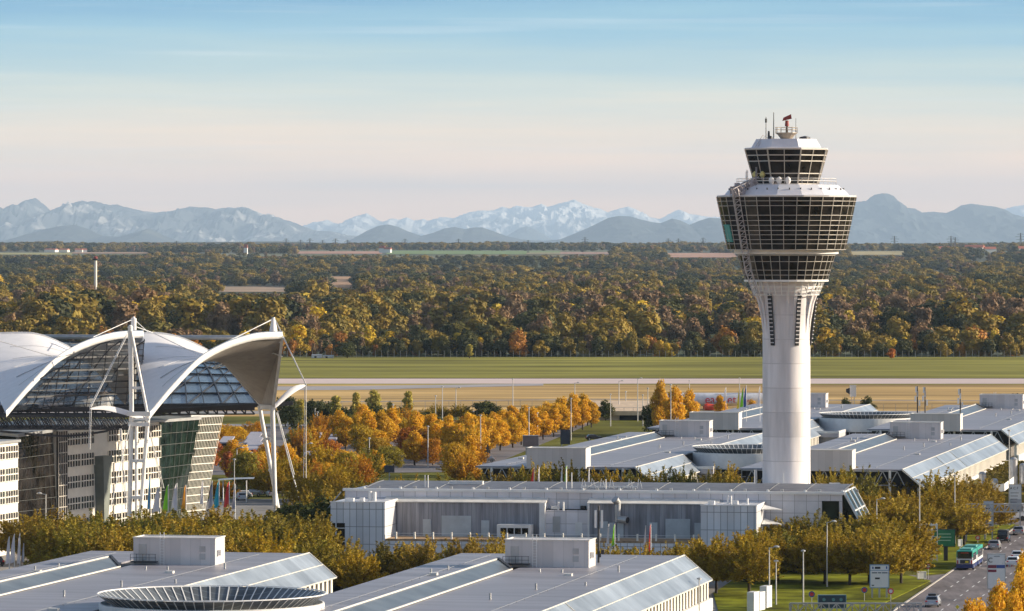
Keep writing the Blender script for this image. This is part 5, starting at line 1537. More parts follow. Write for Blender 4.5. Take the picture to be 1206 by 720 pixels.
# ---------------------------------------------------------------- lettering from strokes
def text_obj(name, s, size, m, parent, loc_, rx=R(90), rz=0, extr=0.01, align='CENTER'):
    c = bpy.data.curves.new(name, 'FONT'); c.body = s; c.size = size; c.extrude = extr; c.align_x = align; c.align_y = 'CENTER'
    o = bpy.data.objects.new(name, c); COL.objects.link(o)
    dg = bpy.context.evaluated_depsgraph_get()
    me = bpy.data.meshes.new_from_object(o.evaluated_get(dg)); me.name = name
    bpy.data.objects.remove(o, do_unlink=True)
    me.materials.clear(); me.materials.append(m)
    o = bpy.data.objects.new(name, me); COL.objects.link(o); o.parent = parent
    o.location = loc_; o.rotation_euler = (rx, 0, rz)
    return o
INK = mat('black_lettering', (0.02, 0.02, 0.025), .6)
SIGNW = mat('sign_white', (0.72, 0.73, 0.75), .45, var=.04)
BLUEP = mat('blue_paint', (0.03, 0.08, 0.30), .4)
BLUEL = mat('sign_blue', (0.10, 0.25, 0.42), .4)

# ---------------------------------------------------------------- street lamps
LAMPW = mat('lamp_metal', (0.50, 0.50, 0.50), .4, .4)
def lamp(px, top, Y, label, arm=1, r=.11, group='street lamps of the airport town'):
    x = (px - 603) * Y / FPX; h = CAMH - (top - HY) * Y / FPX
    t = empty('street_lamp', (x, Y, 0), 0, label, 'street lamp', group)
    b = MB(); b.tube((0, 0, 0), (0, 0, h), r, r * .6, 8); b.build('pole', LAMPW, t)
    if arm:
        b = MB(); b.bar((0, 0, h - .1), (arm * .9, 0, h + .12), .09); b.build('arm', LAMPW, t)
        b = MB(); b.smooth = True; b.lathe([(.05, h - .05), (.38, h + .02), (.42, h + .12), (.25, h + .25), (.02, h + .3)], 12, c=(arm * 1.0, 0)); b.build('lamp_head', LAMPW, t)
    else:
        b = MB(); b.lathe([(.1, h), (.32, h + .05), (.32, h + .2), (.05, h + .3)], 10); b.build('lamp_head', LAMPW, t)
    return t
LAMPS = [(974, 615, 742, 'curved-head street lamp in the grove on the bright lawn', 1), (906, 645, 700, 'curved-head street lamp rising beside the three white slabs', 1), (946, 650, 705, 'plain headless light pole between the grove trunks', 0),
         (914, 662, 705, 'thin light pole just behind the slab lamp', 0), (1032.5, 588, 815, 'street lamp among the olive crowns beside the lawn', 1), (1083, 566, 790, 'tall plain lamp pole by the white lattice shelter', 0),
         (1124.5, 561, 850, 'tall slim lamp pole behind the green billboard', 0), (1188.5, 508, 905, 'tall lamp pole by the silver cylinders and hedges', 0), (823.5, 683, 640, 'street lamp beside the sloped glazing corner of the roof', 0),
         (54, 582, 800, 'street lamp standing before the dark glass court', -1), (276, 542, 980, 'lamp pole in the parking edge beside the mast', 0), (279, 528, 1040, 'double lamp pole behind the small canopy', 1), (252, 465, 1350, 'distant pole seen under the glass hall roof', 0),
         (296, 534, 1050, 'lamp pole by the red maples near the mast', 0), (360, 523, 1000, 'lamp pole near the tie down cables', 1), (339, 478, 1380, 'highway lamp left of the slim poplars', 0), (371, 482, 1380, 'highway lamp at the first poplar', 0), (374, 486, 1372, 'highway lamp paired at the first poplar', 0),
         (382, 500, 1350, 'short lamp before the ramp road by the poplars', 0), (435, 517, 1120, 'lamp pole over the orange parking trees', 0), (463, 477, 1420, 'highway lamp between two poplars', 0), (504, 503, 1140, 'lamp pole over the yellow orange crowns', 0), (521, 456, 1420, 'highway lamp beyond the orange crowns', 0), (537, 457, 1440, 'tall highway lamp beside the round yellow tree', 1), (513, 467, 1430, 'thin highway lamp by the round yellow tree', 0),
         (566, 490, 1150, 'lamp pole at the near end of the golden rows', 0), (604, 447, 1500, 'very slim airfield pole beyond the golden rows', 0), (623, 481, 1210, 'tall lamp pole before the golden rows', 0), (672.5, 470, 1300, 'lamp pole among the last golden crowns', 0), (677, 451, 1480, 'airfield lamp with a small head above the golden crowns', 1),
         (719, 465, 1400, 'lamp pole before the bridge wall', 0), (729, 449, 1470, 'forked lamp pole at the bridge', 1), (751, 446, 1440, 'tallest lamp pole crossing the bridge wall', 1), (737, 462, 1480, 'slender pole beyond the bridge', 0), (763, 458, 1380, 'lamp pole beside the dark bridge opening', 0), (790, 454, 1290, 'lamp pole before the clump of golden trees', 0), (812, 449, 1600, 'faint airfield pole above the golden clump', 0), (871, 446, 1600, 'faint airfield pole behind the flags', 0),
         (633, 487, 1300, 'short lamp behind the grey box sign', 0), (757, 466, 1400, 'short pole over the dark bridge opening', 0)]
for px, top, Y, lb, arm in LAMPS: lamp(px, top, Y, lb, arm, r=.12 if Y < 1000 else .15)

# ---------------------------------------------------------------- flags
def flag(px, top, Y, wpx, hpx, col, label, group, side=-1, pole=STEELW):
    x = (px - 603) * Y / FPX; h = CAMH - (top - HY) * Y / FPX
    t = empty('flag', (x, Y, 0), 0, label, 'flag', group)
    b = MB(); b.tube((0, 0, 0), (0, 0, h), .09, .06, 6); b.build('pole', pole, t)
    w_ = wpx * Y / FPX; fh = hpx * Y / FPX
    b = MB(); b.smooth = True; n = 8; vs = []
    for j in range(n + 1):
        t_ = j / n; z = h - .15 - fh * t_
        reach = w_ * (0.12 + .88 * t_ ** .7)
        for i in range(5):
            s_ = i / 4; vs.append((side * reach * s_, .28 * math.sin(s_ * 5 + t_ * 3) * s_, z - .35 * s_ * t_ * w_))
    b.add(vs, [(j * 5 + i, j * 5 + i + 1, (j + 1) * 5 + i + 1, (j + 1) * 5 + i) for j in range(n) for i in range(4)])
    b.build('cloth', col, t); return t
fm = lambda n, c: mat('flag_' + n, c, .7, var=.08)
FW, FG, FO, FB, FT, FR, FY, FGr = fm('white', (.75, .72, .76)), fm('green', (.25, .70, .02)), fm('orange', (.80, .33, .02)), fm('sky_blue', (.08, .32, .55)), fm('teal', (.02, .38, .50)), fm('red', (.65, .04, .03)), fm('yellow', (.80, .62, .05)), fm('grey', (.35, .35, .42))
G1 = 'flags before the forum'
FL = [(177, 560, 815, 4, 38, FB, 'tall sky blue banner flag beside the lattice mast foot', G1), (187.5, 573, 815, 9, 28, FW, 'white banner flag between the blue and the lime green ones', G1), (198, 571, 815, 7, 30, FG, 'lime green banner flag before the dark glass wall', G1),
      (208.5, 569, 815, 8, 32, FW, 'white banner flag between the lime green and the orange ones', G1), (219, 571, 815, 6, 30, FO, 'orange banner flag before the leaning lattice facade', G1), (239, 566, 840, 4, 26, FW, 'small white banner flag before the lattice facade foot', G1), (250, 566, 830, 5, 30, FGr, 'greyish banner flag beside the teal one', G1),
      (258, 566, 830, 7, 30, FT, 'teal banner flag beyond the lattice facade', G1), (270, 567, 830, 7, 28, FR, 'red orange banner flag beyond the lattice facade', G1), (277, 570, 830, 4, 28, FGr, 'pale grey banner flag next to the red orange one', G1),
      (11, 632, 765, 5, 30, FW, 'white banner flag closest to the frame before the striped block', G1), (17, 629, 765, 6, 32, FW, 'taller white banner flag before the striped block', G1), (23.5, 628, 765, 4, 34, FW, 'thin white banner flag next to the dark court', G1), (28, 640, 765, 3, 20, FGr, 'folded grey banner flag next to the dark court', G1)]
G2 = 'flags around the panelled building'
FL += [(717, 617, 745, 3, 24, FW, 'white flag under the terrace beside a bright green one', G2), (724, 617, 745, 4, 24, FG, 'bright green flag hanging under the terrace wall', G2), (760.5, 619, 740, 3, 28, FW, 'white flag beside the deep red one at the terrace', G2), (766.5, 617, 740, 4, 40, FR, 'deep red flag hanging at the terrace wall', G2),
       (629, 551, 862, 5, 20, FR, 'red flag pennant over the panelled roof', G2), (635, 550, 862, 2, 18, FW, 'white bare flagpole beside the red pennant', G2), (662, 549, 862, 2, 20, FW, 'thin white flag beside the green pole over the roof', G2), (667.5, 548, 862, 3, 20, FG, 'slim green flag over the panelled roof', G2), (694, 551, 862, 2, 18, FW, 'white flagpole over the roof frame', G2)]
G3 = 'flags before the aircraft'
FL += [(855, 456, 1150, 3.5, 15, FW, 'white banner flag before the aircraft lettering', G3), (871, 458, 1150, 3.5, 22, FY, 'yellow banner flag before the aircraft', G3), (875.5, 456, 1150, 4, 22, FG, 'green banner flag before the aircraft', G3), (879, 454, 1150, 4, 24, BLUEP, 'dark blue banner flag before the aircraft', G3), (895, 455, 1150, 3, 20, FW, 'white banner flag close to the tower shaft', G3)]
for f_ in FL: flag(*f_)

# ---------------------------------------------------------------- signs
def signboard(name, label, px0, px1, py0, py1, Y, legs, m=SIGNW, frame=STEELG, depth=.25, cat='sign', rz=0.0, leg_bot=0):
    x0, x1 = (px0 - 603) * Y / FPX, (px1 - 603) * Y / FPX
    z0, z1 = CAMH - (py1 - HY) * Y / FPX, CAMH - (py0 - HY) * Y / FPX
    cx = (x0 + x1) / 2; w_ = (x1 - x0)
    t = empty(name, (cx, Y, 0), rz, label, cat)
    b = MB(); b.box(-w_ / 2, w_ / 2, 0, depth, z0, z1); p = b.build('panel', m, t)
    b = MB()
    e = .09
    for q in ((-w_ / 2 - e, w_ / 2 + e, -.04, depth + .04, z1, z1 + e), (-w_ / 2 - e, w_ / 2 + e, -.04, depth + .04, z0 - e, z0), (-w_ / 2 - e, -w_ / 2, -.04, depth + .04, z0, z1), (w_ / 2, w_ / 2 + e, -.04, depth + .04, z0, z1)): b.box(*q)
    b.build('frame', frame, p)
    for l in legs:
        b = MB(); x = -w_ / 2 + w_ * l; b.box(x - .12, x + .12, .05, .25, 0, z0 - e if leg_bot == 0 else z0); b.build('leg', STEELG, t)
    return t, p, w_, z0, z1
def slabbox(m, parent, *q): return box_to('printed_field', m, parent, q)
# large direction board
t, p, w_, z0, z1 = signboard('direction_board', 'white direction board with blue header standing on the bright lawn', 1025, 1046.5, 666, 692, 719, (.1, .5, .9), SIGNW, BLUEL)
slabbox(BLUEL, p, -w_ / 2, w_ / 2, -.03, 0, z1 - .75, z1 - .68)
slabbox(INK, p, -w_ * .25, w_ * .05, -.03, 0, z1 - .5, z1 - .2); slabbox(BLUEP, p, -w_ * .4, -w_ * .32, -.03, 0, z1 - .5, z1 - .2); slabbox(BLUEP, p, w_ * .36, w_ * .43, -.03, 0, z1 - .5, z1 - .15)
[slabbox(mat('faded_ink', (.10, .11, .15), .6), p, w_ * a_, w_ * c_, -.03, 0, z1 - 1.13, z1 - .98) for a_, c_ in ((-.42, -.12), (-.08, .10), (.14, .44))]
slabbox(INK, p, -w_ * .24, w_ * .02, -.03, 0, z1 - 1.95, z1 - 1.72); slabbox(INK, p, -w_ * .42, -w_ * .3, -.03, 0, z0 + .22, z0 + .36)
# tall C sign
t, p, w_, z0, z1 = signboard('letter_sign', 'tall white parking sign with a black letter C above the orange crowns', 1163.5, 1183.5, 653, 693, 716, (.15, .85), SIGNW, STEELG, depth=.5)
text_obj('lettering', 'C', .95, INK, p, (-w_ * .36, -.04, z1 - .85)); text_obj('arrow', '▸', .3, INK, p, (w_ * .38, -.04, z1 - 1.25))
slabbox(mat('maroon_print', (.20, .03, .06), .5), p, -w_ / 2, 0, -.03, 0, z1 - 1.95, z1 - 1.5); slabbox(BLUEP, p, 0.02, w_ / 2, -.03, 0, z1 - 1.95, z1 - 1.5)
slabbox(mat('maroon_print', (.20, .03, .06), .5), p, -w_ / 2, 0, -.035, 0, z1 - 2.5, z1 - 2.15); slabbox(mat('faded_ink', (.10, .11, .15), .6), p, -w_ * .15, w_ * .2, -.03, 0, z1 - .32, z1 - .24)
# tall slim sign at the gantry
t, p, w_, z0, z1 = signboard('direction_board', 'slim pale direction board standing behind the road gantry', 1159, 1169.5, 591, 624, 860, (.08, .92), mat('sign_pale', (.55, .58, .64), .5), STEELG)
for k in range(6): slabbox(INK if k % 2 else BLUEL, p, -w_ * .4, w_ * (.1 + .05 * k), -.03, 0, z1 - .5 - k * .7, z1 - .35 - k * .7)
# A C F sign
t, p, w_, z0, z1 = signboard('letter_sign', 'large pale sign reading A C F near the silver cylinders', 1189, 1202.5, 571, 600, 905, (.08, .92), SIGNW, STEELG)
text_obj('lettering', 'A C F', .62, INK, p, (-w_ * .1, -.04, z1 - .65))
for k in range(4): slabbox(INK, p, -w_ * .42, w_ * (.3 - .06 * k), -.03, 0, z1 - 1.5 - k * .55, z1 - 1.42 - k * .55)
slabbox(mat('sign_grey_half', (.38, .40, .46), .5), p, -w_ / 2, w_ / 2, -.025, 0, z0, z0 + 1.8)
# green billboard
GREENB = mat('billboard_green', (0.02, 0.17, 0.07), .5, var=.2, scale=.8)
t, p, w_, z0, z1 = signboard('billboard', 'green billboard with pale writing on a single dark post', 1100, 1124.5, 624, 643.5, 803, (), GREENB, STEELD)
b = MB(); b.box(-.1, .55, .05, .3, 0, z0 - .1); b.build('post', STEELD, t)
for k, wd in enumerate((.3, .34, .3)):
    b = MB(); b.box(-w_ * wd, w_ * wd, -.02, 0, z1 - .75 - k * .5, z1 - .62 - k * .5); b.build('printed_line', mat('pale_green_print', (.35, .55, .38), .5), p)
# dark screen board above the near gantry
t, p, w_, z0, z1 = signboard('display_board', 'dark blue display board beside the near road gantry', 964, 996, 701.5, 716, 690, (.1, .9), mat('screen_blue', (0.02, 0.05, 0.09), .3), BLUEL)
for x in (-.3, .05, .33): 
    b = MB(); b.lathe([(.16, 0), (.22, 0), (.22, .03), (.16, .03)], 16, c=(0, 0)); o = b.build('emblem_ring', mat('screen_teal', (.08, .25, .3), .4), p); o.location = (w_ * x, -.03, z1 - .55); o.rotation_euler = (R(90), 0, 0)
# boards in the golden rows
signboard('billboard', 'dark billboard back standing at the near end of the golden rows', 564, 575, 523, 534, 1165, (.1, .9), mat('board_back', (.05, .055, .08), .6), STEELD)
signboard('billboard', 'brownish grey box billboard standing before the golden rows', 616, 634, 513.5, 526, 1200, (.2, .8), mat('board_brown', (.22, .17, .18), .6), STEELG, depth=2.0)
signboard('billboard', 'tall dark billboard between the golden crowns', 660.5, 671, 507, 523, 1225, (.1, .9), mat('board_back', (.05, .055, .08), .6), STEELD)
signboard('billboard', 'small black board on the orange tree slope', 453, 464, 549, 556, 1000, (.5,), mat('board_back', (.05, .055, .08), .6), STEELD)
t, p, w_, z0, z1 = signboard('airfield_panel', 'white tilted panel standing alone on the dry airfield', 1001.5, 1008, 454, 467, 1560, (), WHITE, WHITE, depth=.6, rz=.1)  # large white panel on a stand, purpose unknown
b = MB(); b.bar((-.6, .4, 0), (-.4, .4, z0), .12); b.bar((.6, .4, 0), (.4, .4, z0), .12); b.bar((-.6, .4, 0), (.5, .4, z0), .08); b.build('stand', STEELG, t)
b = MB(); b.hexa([(-1.9, 1.2, z0 + 1.2), (-.9, .7, z0 + .6), (-.9, 1.4, z0 + .6), (-1.9, 1.9, z0 + 1.2)], [(-1.9, 1.2, z0 + 2.2), (-.9, .7, z0 + 2.6), (-.9, 1.4, z0 + 2.6), (-1.9, 1.9, z0 + 2.2)]); b.build('counterweight', STEELD, t)
# round traffic signs, small boards
def roundsign(px, py, Y, m, label, r=.42):
    c = Q(px, py, Y); t = empty('traffic_sign', (c.x, c.y, 0), 0, label, 'traffic sign', 'traffic signs along the road')
    b = MB(); b.tube((0, 0, 0), (0, 0, c.z), .05, .05, 6); b.build('post', STEELG, t)
    b = MB(); b.tube((0, -.1, c.z), (0, -.05, c.z), r, r, 20); b.build('disc', m, t)
    b = MB(); b.tube((0, -.115, c.z), (0, -.1, c.z), r * .62, r * .62, 20); b.build('disc_centre', FW if m is not BLUEP else RED, t)
    return t
PINK = mat('sign_red', (0.62, 0.05, 0.10), .5)
for a in ((1049, 696.5, 712, PINK, 'round red rimmed sign beside the large direction board'), (1018, 695, 712, BLUEP, 'round blue sign beside the large direction board'), (1093, 667, 760, PINK, 'round red sign on the lawn tip by the side road'), (1151.5, 633.5, 850, PINK, 'small round red sign before the dark car'),
          (1161, 621.5, 862, PINK, 'red sign under the slim direction board'), (956, 700, 700, BLUEP, 'dark round sign beside the display board'), (1189, 666, 790, PINK, 'red sign just beyond the letter C sign')): roundsign(*a)
signboard('construction_board', 'low white board tilted at the lawn edge by the side road', 1081, 1090.5, 674, 681, 757, (.15, .85), WHITE, WHITE, rz=.2)
signboard('small_board', 'small white board on the lawn near the white lattice shelter', 1075, 1079, 658.5, 662, 780, (.5,), WHITE, WHITE)
signboard('small_board', 'small white leaning board in front of the bus lane', 1129, 1133, 636, 643, 835, (.5,), WHITE, WHITE, rz=.3)
t = empty('warning_sign', Q(1127.5, 715, 690), 0, 'yellow diamond priority sign low at the road edge', 'traffic sign'); t.location.z = 0
zc = Q(1127.5, 715, 690).z
b = MB(); b.tube((0, 0, 0), (0, 0, zc), .05, .05, 6); b.build('post', STEELG, t)
for s_, m, d_ in ((.42, WHITE, 0), (.3, FY, -.02)):
    b = MB(); b.add([(0, -.06 + d_, zc - s_), (s_, -.06 + d_, zc), (0, -.06 + d_, zc + s_), (-s_, -.06 + d_, zc)], [(0, 1, 2, 3)]); b.build('diamond', m, t)
# gantries
def gantry(px0, px1, py0, py1, Y, label, posts, bays):
    a, c = Q(px0, py1, Y), Q(px1, py0, Y)
    t = empty('road_gantry', (a.x, Y, 0), 0, label, 'gantry')
    L_ = c.x - a.x; z0, z1 = a.z, c.z
    b = MB()
    for yy in (0, .8):
        for z in (z0, z1): b.bar((0, yy, z), (L_, yy, z), .16)
        for k in range(bays):
            x = L_ * k / bays; x2 = L_ * (k + 1) / bays
            b.bar((x, yy, z0), (x, yy, z1), .1)
            b.bar((x, yy, z0 if k % 2 else z1), (x2, yy, z1 if k % 2 else z0), .1)
    for k in range(bays + 1): x = L_ * k / bays; b.bar((x, 0, z1), (x, .8, z1), .09)
    b.build('truss', STEELG, t)
    for f_ in posts:
        b = MB(); b.box(L_ * f_ - .16, L_ * f_ + .16, .2, .55, 0, z1); b.build('post', STEELG, t)
gantry(1138, 1216, 594, 603, 856, 'steel lattice gantry spanning the road behind the bus', (0, 1), 12)
gantry(931, 1086, 711, 722, 672, 'nearer steel lattice gantry crossing the lower edge of the lawn', (0, .99), 17)
# three white slabs, cylinders and white hoarding
for i, (px, top) in enumerate(((887, 697), (894, 697), (902, 690))):
    Y = 690 + i * 5; z1 = Q(px, top, Y).z
    t = MB().box(-.5, .5, -1.2, 1.2, 0, z1).build('white_pillar', WHITE); t.location = (Q(px, top, Y).x, Y, 0); t.rotation_euler = (0, 0, -.35)
    tag(t, ['white rectangular pillar, first of three beside the gold tree', 'white rectangular pillar in the middle of the three', 'white rectangular pillar tallest and by the lamp'][i], 'pillar', 'white pillars on the lawn')
for i, (px, top, lb) in enumerate(((1157, 559, 'silver cylinder nearest the sloped glazing hedges'), (1171, 567, 'silver cylinder standing at the white hoarding bend'), (1194, 542, 'silver cylinder by the tall lamp pole in the hedges'), (1205, 549, 'silver cylinder cut by the frame in the hedges'), (1206, 571, 'silver cylinder beside the A C F sign'))):
    Y = 960; c = Q(px, top, Y)
    t = empty('silver_cylinder', (c.x, Y, 0), 0, lb, 'ventilation tower', 'silver ventilation cylinders')
    b = MB(); b.smooth = True; b.tube((0, 0, 0), (0, 0, c.z), .72, .72, 20); b.build('shaft', mat('brushed_steel', (.5, .5, .52), .35, .6), t)
    b = MB(); b.smooth = True; b.lathe([(.72, c.z), (.74, c.z + .15), (.4, c.z + .5), (.02, c.z + .55)], 20); b.build('cap', STEELG, t)
b = MB()
pts = [Q(x, y, Y) for x, y, Y in ((1166, 568, 962), (1176, 572, 950), (1183, 571, 948), (1195, 562, 960))]
for p, q in zip(pts, pts[1:]):
    b.hexa([(p.x, p.y, p.z - 1.2), (q.x, q.y, q.z - 1.2), (q.x, q.y + .1, q.z - 1.2), (p.x, p.y + .1, p.z - 1.2)], [(p.x, p.y, p.z + .2), (q.x, q.y, q.z + .2), (q.x, q.y + .1, q.z + .2), (p.x, p.y + .1, p.z + .2)])
tag(b.build('white_hoarding', SIGNW), 'long white curved banner hoarding between the silver cylinders', 'hoarding')
# terraced garden
ter = MB(); q = [(84, 955), (90, 1075), (128, 1075), (122, 930)]
ter.hexa([(x, y, 0) for x, y in (q[0], q[3], q[2], q[1])], [(84, 957, 3.6), (118, 940, 2.6), (126, 1070, 4.2), (96, 1074, 4.4)])
tag(ter.build('garden_terrace', mat('terrace_grass', (.16, .13, .03), .95, var=.4, scale=.3, spec=.05)), kind='structure')
random.seed(9)
HEDGE = leaf_mat('hedge_leaves', [(.16, .13, .02), (.22, .15, .02), (.12, .11, .02)])
for k in range(9):
    rng = np.random.default_rng(900 + k)
    L_ = 20; n = 1500
    c = np.stack([rng.uniform(0, L_, n), rng.uniform(-.7, .7, n), rng.uniform(0, 1.3, n)], 1)
    d = np.stack([rng.normal(size=n) * .3, np.sign(c[:, 1]), np.full(n, .8)], 1)
    me = leaves('hedge', c, d, .35, (HEDGE, BARK))
    o = bpy.data.objects.new('hedge', me); COL.objects.link(o); y = 958 + k * 13; o.location = (88 + k * 1.4, y, 3.5); o.rotation_euler = (0, 0, .12)
    tag(o, 'clipped olive hedge on the terraced garden, %s from the silver cylinder' % ordw(k + 1), 'hedge', 'hedges of the terraced garden')
# white lattice shelter
t = empty('lattice_shelter', Q(1083, 662, 802), 0, 'white steel lattice shelter with sloping side under the trees', 'shelter'); t.location.z = 0
b = MB()
for x in (0.4, 1.2, 2.0, 2.8):
    for yy in (0, 2):
        b.bar((x, yy, 0), (x, yy, 6.0), .14)
for z in (.4, 1.3, 2.2, 3.1, 4, 4.9, 5.8):
    for yy in (0, 2): b.bar((.4, yy, z), (2.8, yy, z), .09)
for x in (0.4, 2.8):
    for z in (1.3, 3.1, 4.9): b.bar((x, 0, z), (x, 2, z), .09)
b.build('tower_frame', WHITE, t)
b = MB()
b.bar((-2.6, 0, 1.4), (.4, 0, 4.6), .2); b.bar((-2.6, 0, 0.7), (.4, 0, .7), .25); b.bar((-2.6, 0, .7), (-2.6, 0, 1.5), .2)
for k in range(6): b.bar((-2.6 + k * .55, 0, .7), (-2.6 + k * .55, 0, 1.4 + k * .58), .08)
b.build('side_frame', WHITE, t)

# ---------------------------------------------------------------- vehicles
def car(loc_, rz, col, label, van=False, rack=False, name='car', dark_rear=False):
    t = empty(name, (loc_[0], loc_[1], .06), rz, label, 'van' if van else 'car', 'cars on the road')
    W_, H_, L_ = (.92, 1.5, 4.4) if not van else (1.0, 2.1, 5.0)
    prof = [(0, .35), (0.03, .75), (.12, .95), (.35, 1.0 if not van else 1.1), (.75, H_), (2.3, H_), (3.1, .98), (4.1, .86), (4.38, .6), (4.38, .3)] if not van else [(0, .35), (.02, 1.1), (.12, 1.2), (.3, H_), (3.4, H_), (4.2, 1.15), (4.9, .95), (5.0, .35)]
    b = MB(); n = len(prof); vs = []
    for s_ in (-1, 1):
        for y, z in prof: vs.append((s_ * (W_ if z < 1.05 else W_ * .84), y, z))
    b.add(vs, [tuple(range(n)), tuple(range(2 * n - 1, n - 1, -1))] + [(i, n + i, n + (i + 1) % n, (i + 1) % n) for i in range(n)])
    body = b.build('body', col, t)
    bv = body.modifiers.new('b', 'BEVEL'); bv.width = .06; bv.segments = 2
    b = MB()
    if van: b.add([(-W_ * .8, -.01, 1.25), (W_ * .8, -.01, 1.25), (W_ * .72, .18, H_ - .2), (-W_ * .72, .18, H_ - .2)], [(0, 1, 2, 3)])
    else: b.add([(-W_ * .82, .33, 1.03), (W_ * .82, .33, 1.03), (W_ * .7, .64, H_ - .1), (-W_ * .7, .64, H_ - .1)], [(0, 1, 2, 3)])
    b.build('rear_window', CARG, t)
    b = MB()
    for s_ in (-1, 1):
        x = s_ * (W_ * .84 + .015)
        b.add([(x, .75, 1.06), (x, 2.9, 1.06), (x, 2.25, H_ - .08), (x, .95, H_ - .08)], [(0, 1, 2, 3)])
    b.build('side_window', CARG, t)
    for s_ in (-1, 1):
        b = MB(); b.box(s_ * W_ * .8 - .14, s_ * W_ * .8 + .14, -.02, .06, .72, .92); b.build('tail_light', RED, t)
        for y in (.75, L_ - .9):
            w_ = MB(); w_.tube((s_ * (W_ - .16), y, .32), (s_ * (W_ + .02), y, .32), .33, .33, 16); wh = w_.build('wheel', BLACK, t)
            w_ = MB(); w_.tube((s_ * (W_ + .0), y, .32), (s_ * (W_ + .035), y, .32), .18, .18, 10); w_.build('rim', STEELG, wh)
    b = MB(); b.box(-.26, .26, -.03, .0, .45, .57); b.build('number_plate', WHITE, t)
    b = MB(); b.box(-W_ * .95, W_ * .95, -.06, .1, .3, .5); b.build('bumper', STEELD if dark_rear else col, t)
    if rack:
        b = MB(); b.box(-.55, .55, .9, 2.1, H_ + .05, H_ + .3); b.build('roof_box', STEELD, t)
    return t
CW, CS, CB, CK = mat('car_white', (.70, .71, .73), .25), mat('car_silver', (.42, .41, .42), .25, .5), mat('car_blue_grey', (.42, .45, .50), .25, .4), mat('car_black', (.02, .02, .025), .2)
yaw = -math.atan(.18)
def rpos(px, py): p = P(px, py); return (p.x, p.y)
car(rpos(1097, 716), yaw, CB, 'pale blue grey car with a roof box driving at the lower lane', rack=True)
car(rpos(1170, 648), yaw, CS, 'silver car following the dark van ahead of the bus')
car(rpos(1180.5, 640), yaw, CK, 'black van driving just beyond the silver car', van=True, name='van')
car(rpos(1197.5, 661), yaw, CW, 'white car beside the letter C sign', )
car(rpos(1199, 631), yaw, CS, 'light silver car farthest up the road')
car(rpos(1192, 668), yaw, CW, 'white car half hidden behind the letter C sign')
car((P(738, 488).x, 1512), R(90), CW, 'white car crossing the highway bridge')
car((P(2, 666).x, P(2, 668).y), .5, CK, 'dark car parked before the striped block flags')
# articulated bus
BT, BWt, BN = mat('bus_teal', (.02, .30, .23), .35), mat('bus_white', (.70, .71, .72), .35), mat('bus_navy', (.02, .04, .16), .35)
bp = P(1136, 672)
bus = empty('articulated_bus', (bp.x, bp.y, .06), yaw, 'articulated city bus in teal and white seen from behind', 'bus')
def busbody(y0, y1):
    bd = box_to('body', BWt, bus, (-1.27, 1.27, y0, y1, .9, 1.9)); bv = bd.modifiers.new('b', 'BEVEL'); bv.width = .08; bv.segments = 2
    box_to('lower_body', BN, bus, (-1.28, 1.28, y0 - .01, y1 + .01, .3, .88))
    up = box_to('upper_body', BT, bus, (-1.26, 1.26, y0 + .01, y1 - .01, 1.91, 2.95)); bv = up.modifiers.new('b', 'BEVEL'); bv.width = .12; bv.segments = 2
    y = y0 + .4
    while y < y1 - 1.4:
        for s_ in (-1, 1):
            box_to('window', CARG, bus, (s_ * 1.27 - .012, s_ * 1.27 + .012, y, y + 1.25, 1.4, 2.55))
        y += 1.45
    box_to('roof_unit', mat('roof_unit_teal', (.12, .38, .33), .5), bus, (-.9, .9, y0 + 1.5, y0 + 3.4, 2.96, 3.2))
    box_to('roof_unit', mat('roof_unit_teal', (.12, .38, .33), .5), bus, (-.8, .8, y0 + 4.6, y0 + 5.8, 2.96, 3.12))
busbody(0, 7.4); busbody(8.4, 18)
box_to('bellows', mat('bellows_rubber', (.03, .03, .03), .8), bus, (-1.15, 1.15, 7.4, 8.4, .5, 2.85))
rw = box_to('rear_window', CARG, bus, (-1.1, 1.1, -.03, .0, 1.75, 2.8))
box_to('destination_display', mat('display_orange', (.35, .05, .02), .5), rw, (-.6, .6, -.05, -.035, 2.52, 2.72))
box_to('engine_grille', STEELD, bus, (-.7, .8, -.03, .0, 1.0, 1.55)); box_to('number_plate', FY, bus, (.1, .6, -.06, -.03, 1.1, 1.4))
for s_ in (-1, 1):
    box_to('tail_light', RED, bus, (s_ * 1.05 - .09, s_ * 1.05 + .09, -.04, -.0, .95, 1.5))
    for y in (1.9, 11.2, 16.2):
        w_ = MB(); w_.tube((s_ * 1.02, y, .46), (s_ * 1.3, y, .46), .48, .48, 16); wh = w_.build('wheel', BLACK, bus)
        w_ = MB(); w_.tube((s_ * 1.29, y, .46), (s_ * 1.32, y, .46), .25, .25, 10); w_.build('rim', STEELG, wh)
# coach crossing beyond the gantry
cp = P(1150, 614)
co = empty('coach', (cp.x, cp.y, .06), R(-82), 'white coach with orange rear crossing behind the road gantry', 'bus')
bd = box_to('body', BWt, co, (-1.25, 1.25, 0, 9.5, .5, 3.1)); bd.modifiers.new('b', 'BEVEL').width = .12
box_to('rear_panel', mat('coach_orange', (.75, .30, .10), .4), co, (-1.26, 1.26, 9.5, 11.0, .5, 3.15))
for s_ in (-1, 1):
    for y in (.4, 2.0, 3.6, 5.2, 6.8): box_to('window', CARG, co, (s_ * 1.26 - .012, s_ * 1.26 + .012, y, y + 1.45, 1.7, 2.75))
    for y in (1.6, 8.2):
        w_ = MB(); w_.tube((s_ * 1.0, y, .46), (s_ * 1.28, y, .46), .46, .46, 16); w_.build('wheel', BLACK, co)

